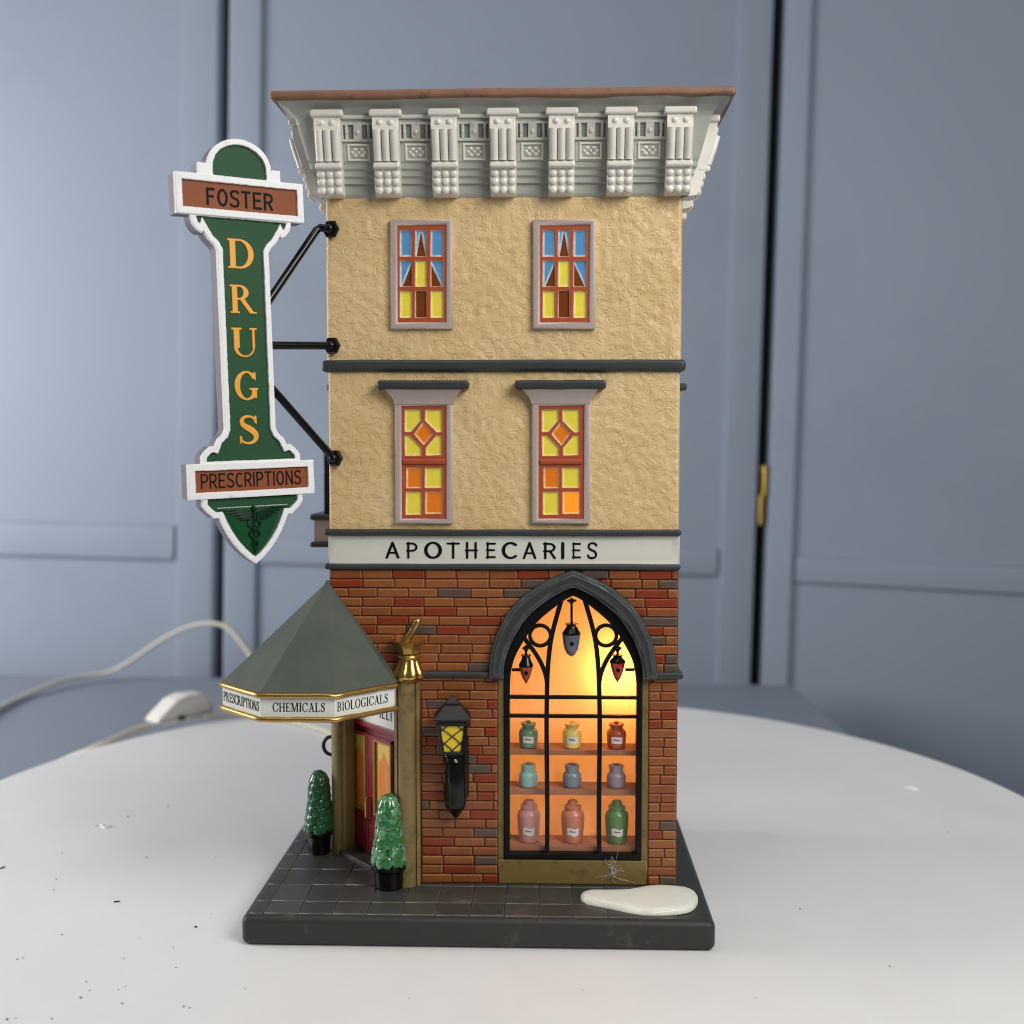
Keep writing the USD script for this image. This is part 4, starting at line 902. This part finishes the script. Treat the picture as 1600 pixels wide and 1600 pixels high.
# winged staff with two serpents, dark on the enamel
em = [tube([(0, -55.4, -.7), (0, -71, -.7)], .55, 8), ball((0, -55.2, -.6), 1.0, 2)]
for s in (-1, 1):
    zz = np.linspace(0, 1, 40); amp = np.interp(zz, [0, .5, 1], [2.6, 1.8, .5])
    em.append(tube(np.c_[s*amp*np.sin(zz*3*math.pi+.3), -59.2-zz*11, np.full(40, -.6)+.18*s*np.cos(zz*3*math.pi)], .48, 7))
    for k in range(5):
        L = 10.6-1.5*k; a = math.radians(8+2*k)
        em.append(tube([(s*(1.0), -56.8-.55*k, -.7), (s*(1+L*.55), -56.2-.75*k+L*.10, -.55), (s*(1+L), -55.6-.95*k+.2*L*math.sin(a), -.75)], [.5, .62, .2], 7))
obj('emblem', stf(trimesh.util.concatenate(em)), 'emblem_green', SG, smooth=50)
# rods and nuts
for k, (a, w) in enumerate((((426, 472), (515, 357.5)), ((428, 538.5), (517, 540)), ((428, 600), (521, 716)))):
    su = SU(*a); pa = SO+s1*(su[0]-.5)+s2*su[1]-nn*(TH*.5)
    wx, wz = Y(*w, -2.2); pb = np.array([wx, -2.2, wz])
    if k == 0: bend = pb+np.array([-4.2, -.6, .2]); pts = [pa, pa+(bend-pa)*.5, pa+(bend-pa)*.97, bend+np.array([.8, .1, .1]), pb]
    else: pts = [pa, pa+(pb-pa)*.5, pb]
    rod = obj('rod', tube(pts, 1.45, 12), 'black_metal', SG, smooth=50)
    n_ = trimesh.creation.cylinder(3.0, 2.4, sections=6); 
    nut = lathe([(0, -1.2), (2.4, -1.2), (3.4, -.4), (3.4, .7), (2.7, 1.2), (0, 1.2)], 6)
    nut = trimesh.Trimesh(np.c_[nut.vertices[:, 0], -nut.vertices[:, 2], nut.vertices[:, 1]], nut.faces, process=False)
    nut.apply_transform(trimesh.transformations.rotation_matrix(-.35, (0, 0, 1))); nut.apply_translation(pb+np.array([.4, .9, 0]))
    obj('nut', nut, 'black_metal', rod, smooth=25)
    obj('rod_cap', ball(pb+np.array([0, -.5, 0]), 1.75, 2), 'black_metal', rod, smooth=True)

# ================================================================== wall lantern
ly = -8.0
lx, _ = Y(707, 1150, ly)
def lz(py, y=ly): return Y(707, py, y)[1]
LN = thing('wall_lantern', 'black wall lantern with yellow latticed panes on the brick front', 'lantern', (lx, 0, lz(1230)))
def frus(w0, d0, z0, w1, d1, z1, cx=lx, cy=ly, rot=.08):
    v = []
    for w, d, z in ((w0, d0, z0), (w1, d1, z1)):
        for sx, sy in ((-1, -1), (1, -1), (1, 1), (-1, 1)):
            x, y = sx*w/2, sy*d/2; v.append((cx+x*math.cos(rot)-y*math.sin(rot), cy+x*math.sin(rot)+y*math.cos(rot), z))
    return m3.Manifold.hull_points(v)
k = 1/4.26
def cut(man, rf=.8): return mtri(man)
obj('lantern_roof', mtri(frus(13.6, 11.6, lz(1119), 4.8, 4.2, lz(1098.5))+frus(13.4, 11.4, lz(1121.5), 13.6, 11.6, lz(1119))), 'black_iron', LN)
obj('roof_cap', mtri(frus(5.4, 5, lz(1101), 5.0, 4.6, lz(1097))+frus(5.0, 4.6, lz(1097), 1.4, 1.3, lz(1087.5))), 'black_iron', LN)
obj('lantern_rim', mtri(frus(10.9, 9.3, lz(1128.5), 11.6, 10, lz(1121))), 'black_iron', LN)
wt, wb, zt_, zb_2 = 10.4, 7.2, lz(1127), lz(1174)
obj('lantern_body', mtri(frus(wb-.5, wb-1.4, zb_2, wt-.5, wt-1.4, zt_)), 'lamp_yellow', LN)
# corner posts and lattice on the front and right faces
def face_pt(face, u, t):
    w = wb+(wt-wb)*t; d = w-.9; z = zb_2+(zt_-zb_2)*t
    x, y = (u*w/2, -d/2) if face == 0 else (w/2, u*d/2)
    c, s = math.cos(.08), math.sin(.08); return (lx+x*c-y*s, ly+x*s+y*c, z)
lat = []
for face in (0, 1):
    for u in (-1, 1): lat.append(tube([face_pt(face, u, 0), face_pt(face, u, 1)], .72, 8))
    for t in (0., 1.): lat.append(tube([face_pt(face, -1, t), face_pt(face, 1, t)], .75, 8))
    for t0 in (-.36, .1, .58, 1.06):
        for sgn in (-1, 1):
            pts = [face_pt(face, sgn*2.9*(t-t0), t) for t in np.linspace(0, 1, 41) if abs(2.9*(t-t0)) < .93]
            if len(pts) > 2: lat.append(tube(pts, .23, 6))
obj('lattice', trimesh.util.concatenate(lat), 'black_iron', LN, smooth=50)
obj('lantern_collar', lathe([(0, lz(1184)), (2.5, lz(1184)), (3.7, lz(1180)), (3.5, lz(1176)), (3.2, lz(1173)), (0, lz(1173))], 20, (lx+.1, ly, 0)), 'black_metal', LN, smooth=40)
obj('lantern_collar', lathe([(0, lz(1190)), (3.0, lz(1190)), (3.4, lz(1188)), (2.8, lz(1183)), (0, lz(1183))], 20, (lx+.3, ly, 0)), 'black_metal', LN, smooth=40)
stem = lathe([(0, lz(1279, -5)), (.6, lz(1278, -5)), (3.9, lz(1260, -5)), (4.1, lz(1256, -5)), (4.1, lz(1205, -5)), (3.5, lz(1188, -5)), (0, lz(1188, -5))], 8)
stem.apply_transform(trimesh.transformations.rotation_matrix(.30, (0, 0, 1))); stem.apply_translation((lx+.9, -5, 0))
obj('lantern_stem', wob(stem.subdivide().subdivide(), .18, .25, 12), 'black_metal', LN, smooth=35)
pg2 = Polygon([(lx+3.0, lz(1266)), (lx+5.6, lz(1250)), (lx+5.6, lz(1157)), (lx+2.4, lz(1154))])
obj('back_plate', front(relief(pg2, 3.0, .6, bev(.8, 3))), 'black_iron', LN, smooth=50)

# ================================================================== clipped shrubs in pots
def topiary(label, base, h, r, mat, lean=(0, 0), pot_r=6.2, pot_h=9.2, seed=1):
    T = thing('potted_shrub', label, 'shrub', (*base, TB))
    r_ = np.random.default_rng(seed); x, y = base
    obj('pot', lathe([(0, TB), (pot_r*.84, TB), (pot_r*.88, TB+.6), (pot_r*.92, TB+pot_h*.7), (pot_r*1.1, TB+pot_h*.8), (pot_r*1.12, TB+pot_h), (pot_r*.7, TB+pot_h+.2), (0, TB+pot_h+.2)], 26, (x, y, 0)), 'black_metal', T, smooth=40)
    z0 = TB+pot_h-.2; nrow = 7
    def rad(t): return r*(1.05-.46*t)*math.sqrt(max(1-(max(t-.55, 0)/.46)**2.6, .02))*(.95+.05*math.cos(t*6))
    prof = [(0, z0)]+[(rad(t)*.9, z0+h*t) for t in np.linspace(0, .98, 14)]+[(0, z0+h*.985)]
    obj('foliage_core', lathe(prof, 24, (x, y, 0)), mat, T, smooth=True, edge=np.ones(len(lathe(prof, 24).vertices)))
    for i in range(nrow):
        t = (i+.35)/nrow*.93; n = max(int(round(2*math.pi*rad(t)/3.1)), 5)
        for j in range(n):
            a = 2*math.pi*(j+.5*(i % 2))/n+r_.normal(0, .06); tt = t+r_.normal(0, .008)
            sl = math.atan2(rad(max(tt-.05, 0))-rad(min(tt+.08, 1)), h*.13)
            m = trimesh.creation.icosphere(2, 1.0); v = m.vertices
            sc_ = np.array([2.0*r_.uniform(.9, 1.1), 1.15, h/nrow*.78*r_.uniform(.92, 1.08)])
            ed = np.clip(1-(v[:, 1]*-1+.35)*1.1, 0, 1)
            v = v*sc_; v[:, 1] *= 1+.55*np.clip(-v[:, 2]/sc_[2], 0, 1)          # droops: fullest at its lower lip
            ca, sa = math.cos(-sl), math.sin(-sl); v = np.c_[v[:, 0], v[:, 1]*ca-v[:, 2]*sa, v[:, 1]*sa+v[:, 2]*ca]
            v[:, 1] -= rad(tt)*.86; b_ = a; v = np.c_[v[:, 0]*math.cos(b_)-v[:, 1]*math.sin(b_), v[:, 0]*math.sin(b_)+v[:, 1]*math.cos(b_), v[:, 2]]
            obj('leaf', (trimesh.Trimesh(v+np.array([x, y, z0+h*tt+.8]), m.faces, process=False), ed), mat, T, smooth=True)
    tipm = ball((x, y, z0+h*.93), rad(.9)*.95, 2, (1, 1, .9)); obj('leaf', (tipm, np.zeros(len(tipm.vertices))), mat, T, smooth=True)
pf = G(607, 1388, TB); pb_ = G(498, 1334, TB)
topiary('glossy green potted shrub with white highlights, in front of the gold-topped column', (pf[0], pf[1]+2), 26.2, 6.5, 'leaf_frost_sheen', seed=2)
topiary('darker green potted shrub left of the red door, nearest the base edge', (pb_[0], pb_[1]+2), 24.2, 5.9, 'leaf_dark', seed=3, pot_r=5.0, pot_h=9.8)

# snow patch
sn = [(907, 1401), (914, 1394), (935, 1392), (965, 1393), (995, 1389), (1020, 1385), (1050, 1385.5), (1078, 1390), (1089, 1398), (1089, 1410), (1078, 1420), (1055, 1424.5), (1022, 1426), (985, 1423), (950, 1415), (920, 1409)]
sg = Polygon(spline([tuple(G(*p, TB+1)) for p in sn+[sn[0]]], 6)).buffer(0)
obj('snow_patch', relief(sg, TB+2.3, TB-.2, [(0, 1.9), (.15, 1.2), (.6, .6), (1.4, .22), (2.8, .05), (4.2, 0)]), 'snow', smooth=True, label='smooth white snow drift on the front right of the grey pavement', category='snow')

# ================================================================== jars on the shelves
zs1, zs2 = Y(895, 1172, 4)[1], Y(895, 1233.8, 4)[1]
jy = 8.2
def jar(kind, px, zbase, mat, label, labelled=True):
    x = Y(px, 1230, jy)[0]
    T = thing('jar', label, 'jar', (x, jy, zbase), group=None)
    if kind == 'top':
        R_, H_ = 3.25, 9.3; prof = [(0, 0), (2.5, 0), (2.9, .35), (3.05, 1.2), (R_, 4.2), (R_, 5.4), (3.0, 6.3), (2.2, 7.0), (2.1, 7.6), (2.5, 8.4), (2.55, 8.9), (1.9, 9.0), (.8, 9.0), (.75, 9.7), (0, 9.9)]
    elif kind == 'mid':
        R_, H_ = 3.2, 8.2; prof = [(0, 0), (2.6, 0), (3.0, .4), (R_, 1.3), (R_, 3.9), (3.0, 4.8), (2.35, 5.5), (2.3, 6.9), (2.5, 7.4), (2.5, 8.0), (2.0, 8.2), (1.2, 8.15), (1.1, 7.2), (0, 7.2)]
    else:
        R_, H_ = 3.95, 15; prof = [(0, 0), (2.9, 0), (3.3, .4), (3.45, 1.6), (3.85, 6), (R_, 9.6), (3.7, 10.8), (2.9, 11.6), (2.7, 12.0), (2.9, 12.8), (2.8, 13.3), (1.9, 13.6), (1.75, 13.9), (1.75, 14.8), (1.3, 15.2), (0, 15.2)]
    R_ *= 1.15; prof = [(a*1.15, b_*1.06) for a, b_ in prof]
    body = lathe(prof, 36, (x, jy, zbase)); obj('body', body, mat, T, smooth=35)
    if labelled:
        lw, lh, z0 = (2.2, 2.6, 2.3) if kind == 'top' else (2.35, 2.9, 3.4)
        th = np.linspace(-lw/R_, lw/R_, 15); V, Fc = [], []
        for i, t in enumerate(th):
            wv = .28*math.sin(i*.5) if kind == 'big' else .08*math.sin(i*.4)
            for z in (z0+wv, z0+lh+wv):
                rr = np.interp(z, [p[1] for p in prof[1:6]], [p[0] for p in prof[1:6]])+.09
                V.append((x+rr*math.sin(t), jy-rr*math.cos(t), zbase+z))
        for i in range(14): Fc += [(2*i, 2*i+2, 2*i+3), (2*i, 2*i+3, 2*i+1)]
        lb = obj('paper_label', trimesh.Trimesh(V, Fc, process=False), 'label_paper', T, smooth=True)
        pts = []
        for t in np.linspace(-.55, .5, 24):
            th_ = t*lw/R_; z = z0+lh*.58+.28*math.sin(t*19)*(.4+.6*abs(math.sin(t*7)))-.25*t
            rr = np.interp(z, [p[1] for p in prof[1:6]], [p[0] for p in prof[1:6]])+.12
            pts.append((x+rr*math.sin(th_), jy-rr*math.cos(th_), zbase+z))
        obj('scribble', tube(pts, .12, 5), 'ink', lb)
for args in (('top', 825.8, zs1, 'jar_green', 'sage green labelled jar on the top shelf'), ('top', 893.8, zs1, 'jar_yellow', 'yellow labelled jar in the middle of the top shelf'), ('top', 962.7, zs1, 'jar_red', 'red labelled jar on the top shelf'),
             ('mid', 825.8, zs2, 'jar_aqua', 'small pale aqua jar without label on the second shelf'), ('mid', 893.8, zs2, 'jar_slate', 'small slate grey open jar in the middle of the second shelf'), ('mid', 962.7, zs2, 'jar_lilac', 'small lilac open jar on the second shelf'),
             ('big', 826.5, zfl, 'jar_pink', 'tall pink labelled jar on the window floor'), ('big', 895, zfl, 'jar_coral', 'tall coral labelled jar in the middle of the window floor'), ('big', 963.8, zfl, 'jar_leaf', 'tall leaf green labelled jar on the window floor')):
    jar(args[0], args[1], args[2], args[3], args[4], args[0] != 'mid')
# show globes hanging in the tracery
gy = -.2
def gp(px, py): return Y(px, py, gy)
def globe(label, px, y_top, y_cap0, y_cap1, y_tip, rw, mat, pointed):
    x, _ = gp(px, 1000); Z_ = lambda py: gp(px, py)[1]
    T = thing('show_globe', label, 'show globe', (x, gy, Z_(y_top)))
    obj('rod', cat(tube([(x, gy, Z_(y_top)), (x, gy, Z_(y_cap0))], .5, 8), lathe([(0, Z_(y_top+1)), (1.6*rw/3.5, Z_(y_top+3)), (2.0*rw/3.5, Z_(y_top+5)), (1.0*rw/3.5, Z_(y_top+8)), (.4, Z_(y_top+11))], 16, (x, gy, 0))), 'black_metal', T, smooth=40)
    obj('cap', lathe([(0, Z_(y_cap0)), (rw*.75, Z_(y_cap0)), (rw*.55, Z_(y_cap0+4)), (rw*.7, Z_((y_cap0+y_cap1)/2)), (rw*1.0, Z_(y_cap1-2)), (rw*1.02, Z_(y_cap1+1)), (0, Z_(y_cap1+1))], 20, (x, gy, 0)), 'black_metal', T, smooth=30)
    n = 14; pr = []
    for t in np.linspace(0, 1, n):
        rr = rw*(math.sqrt(max(1-t**2.2, 0)) if not pointed else (1.0-.25*t) * math.sqrt(max(1-t**1.6, 0)))
        pr.append((max(rr, 0.001), Z_(y_cap1)+(Z_(y_tip)-Z_(y_cap1))*t))
    obj('globe', lathe(pr, 24, (x, gy, 0)), mat, T, smooth=True)
    zm = Z_(y_cap1)*.62+Z_(y_tip)*.38
    obj('medallion', ball((x+.1, gy-rw*.93, zm), .75, 2, (1, .35, 1.25)), 'black_metal', T, smooth=True)
    if pointed:
        obj('tip', lathe([(.001, Z_(y_tip+3)), (.5, Z_(y_tip-1)), (rw*.42, Z_(y_tip-5)), (rw*.2, Z_(y_tip-7))], 12, (x, gy, 0)), 'black_metal', T, smooth=40)
globe('large slate-blue globe on a rod hanging in the middle of the arch', 893, 934, 974, 990, 1026, 3.5, 'globe_slate', False)
globe('small orange-red globe with black cap in the left lancet of the arch', 822, 1008, 1023, 1040, 1066, 2.7, 'globe_orange', True)
globe('small bright red globe in the right lancet beside the bulb glow', 965, 1008, 1023, 1034, 1064, 2.9, 'globe_red', True)

# ================================================================== cord and lint
CD = thing('power_cord', 'white power cord with an inline switch trailing behind the table', 'power cord', (-228, 305, 0))
def gz(px, py, z): q = G(px, py, z); return (q[0], q[1], z)
def yv(px, py, y): q = Y(px, py, y); return (q[0], y, q[1])
right_ = [(-66, 96, 4), (-80, 150, 3), gz(515, 1143, 2), gz(470, 1129, 2), gz(400, 1116, 2.5), gz(318, 1121, 3)]
left_ = [gz(240, 1133, 3), gz(190, 1150, 1), gz(150, 1168, -2), gz(90, 1192, -12), gz(40, 1225, -24), gz(-20, 1260, -27)]
back_ = [gz(-60, 1145, -27), gz(0, 1105, -27), gz(60, 1078, -26), yv(120, 1059, 560), yv(168, 1051, 575), yv(215, 1026, 575), yv(280, 986, 570), yv(325, 974, 566), yv(352, 979, 562), yv(388, 1018, 552), yv(425, 1058, 540), yv(470, 1075, 530)]
def twin(pts, n=10):
    c = spline(pts, n); T_ = np.gradient(c, axis=0); s_ = np.cross(T_, [0, 0, 1.]); s_ /= np.linalg.norm(s_, axis=1, keepdims=True)+1e-9
    return cat(tube(c+s_*1.3+[0, 0, .3], 1.6, 10), tube(c-s_*1.3, 1.6, 10))
obj('cable', twin(right_), 'cord', CD, smooth=50); obj('cable', twin(left_), 'cord', CD, smooth=50); obj('cable', twin(back_), 'cord', CD, smooth=50)
sw0, sw1 = np.array(gz(236, 1136, 0)), np.array(gz(322, 1118, 0)); sdir = (sw1-sw0)/np.linalg.norm(sw1-sw0); slen = np.linalg.norm(sw1-sw0)
sperp = np.array([-sdir[1], sdir[0], 0])
sprof = Polygon([(0, 3.5), (4, 1.2), (slen*.25, .3), (slen-5, .3), (slen, 3.5), (slen-1, 9), (slen-6, 16.6), (slen*.55, 17.4), (slen*.36, 15.5), (slen*.2, 10.5), (3, 6.6)])
sb, _ = relief(sprof.buffer(-1).buffer(1), 7.5, -7.5, bev(2.2, 4), cap=True)
sbm = tf(sb, sw0, sdir, (0, 0, 1), -sperp)
swp = obj('switch', sbm, 'switch_white', CD, smooth=40)
obj('switch_end', tf(relief(Polygon([(slen-6, 2), (slen+2, 3), (slen+1, 9), (slen-5, 13.6)]), 6.4, -6.4, bev(1.2, 3), cap=True)[0], sw0, sdir, (0, 0, 1), -sperp), 'cord', swp, smooth=40)
obj('seam', tube([sw0+sdir*(slen*t)+np.array([0, 0, 4.4])-sperp*7.45 for t in np.linspace(.04, .97, 12)], .28, 6), 'switch_dark', swp, smooth=40)
obj('thumb_wheel', tf(lathe([(0, -1.2), (2.6, -1.2), (2.8, 0), (2.6, 1.2), (0, 1.2)], 18), sw0+sdir*slen*.42+np.array([0, 0, 4.0])-sperp*7.2, sdir, -sperp, (0, 0, 1)), 'switch_dark', swp, smooth=40)
# lint caught on the apron
lc = Y(957, 1360, -1.6)
r_ = np.random.default_rng(11); cur, cnt = [], []
def fibre(pts): s = spline(pts, 5); cur.extend(s); cnt.append(len(s))
for k in range(15):
    p = np.array([lc[0]+r_.normal(0, .6), -1.5-abs(r_.normal(0, .5)), lc[1]+r_.normal(0, 1.1)]); pts = [p]
    for _ in range(4): p = p+r_.normal(0, .95, 3)*np.array([1, .35, 1]); p[1] = min(p[1], -1.2); pts.append(p.copy())
    fibre(pts)
th_ = [(Y(968, 1316, -1.4), -1.5), (Y(965, 1330, -1.4), -1.6), (Y(962, 1345, -1.4), -1.8), (Y(956, 1356, -1.4), -1.7)]
fibre([(a[0], y, a[1]) for a, y in th_])
for dx, dz in ((-7, -3.2), (-4, -4.0), (6, -4.4), (9, -5.2)): fibre([(lc[0], -1.5, lc[1]-1), (lc[0]+dx*.4, -1.6, lc[1]+dz*.7), (lc[0]+dx*.75, -1.5, lc[1]+dz*.9+.4), (lc[0]+dx, -1.5, lc[1]+dz)])
cv = UsdGeom.BasisCurves.Define(stage, '/World/lint_tuft'); cv.CreateTypeAttr('linear'); cv.CreatePointsAttr(Vt.Vec3fArray.FromNumpy((np.array(cur)*MM).astype(np.float32)))
cv.CreateCurveVertexCountsAttr(Vt.IntArray.FromNumpy(np.array(cnt, np.int32))); cv.CreateWidthsAttr(Vt.FloatArray([0.00006])); cv.SetWidthsInterpolation('constant')
UsdShade.MaterialBindingAPI.Apply(cv.GetPrim()).Bind(LOOKS['lint'])
data(cv.GetPrim(), label='tuft of white dust fibres on the olive panel below the window', category='lint')
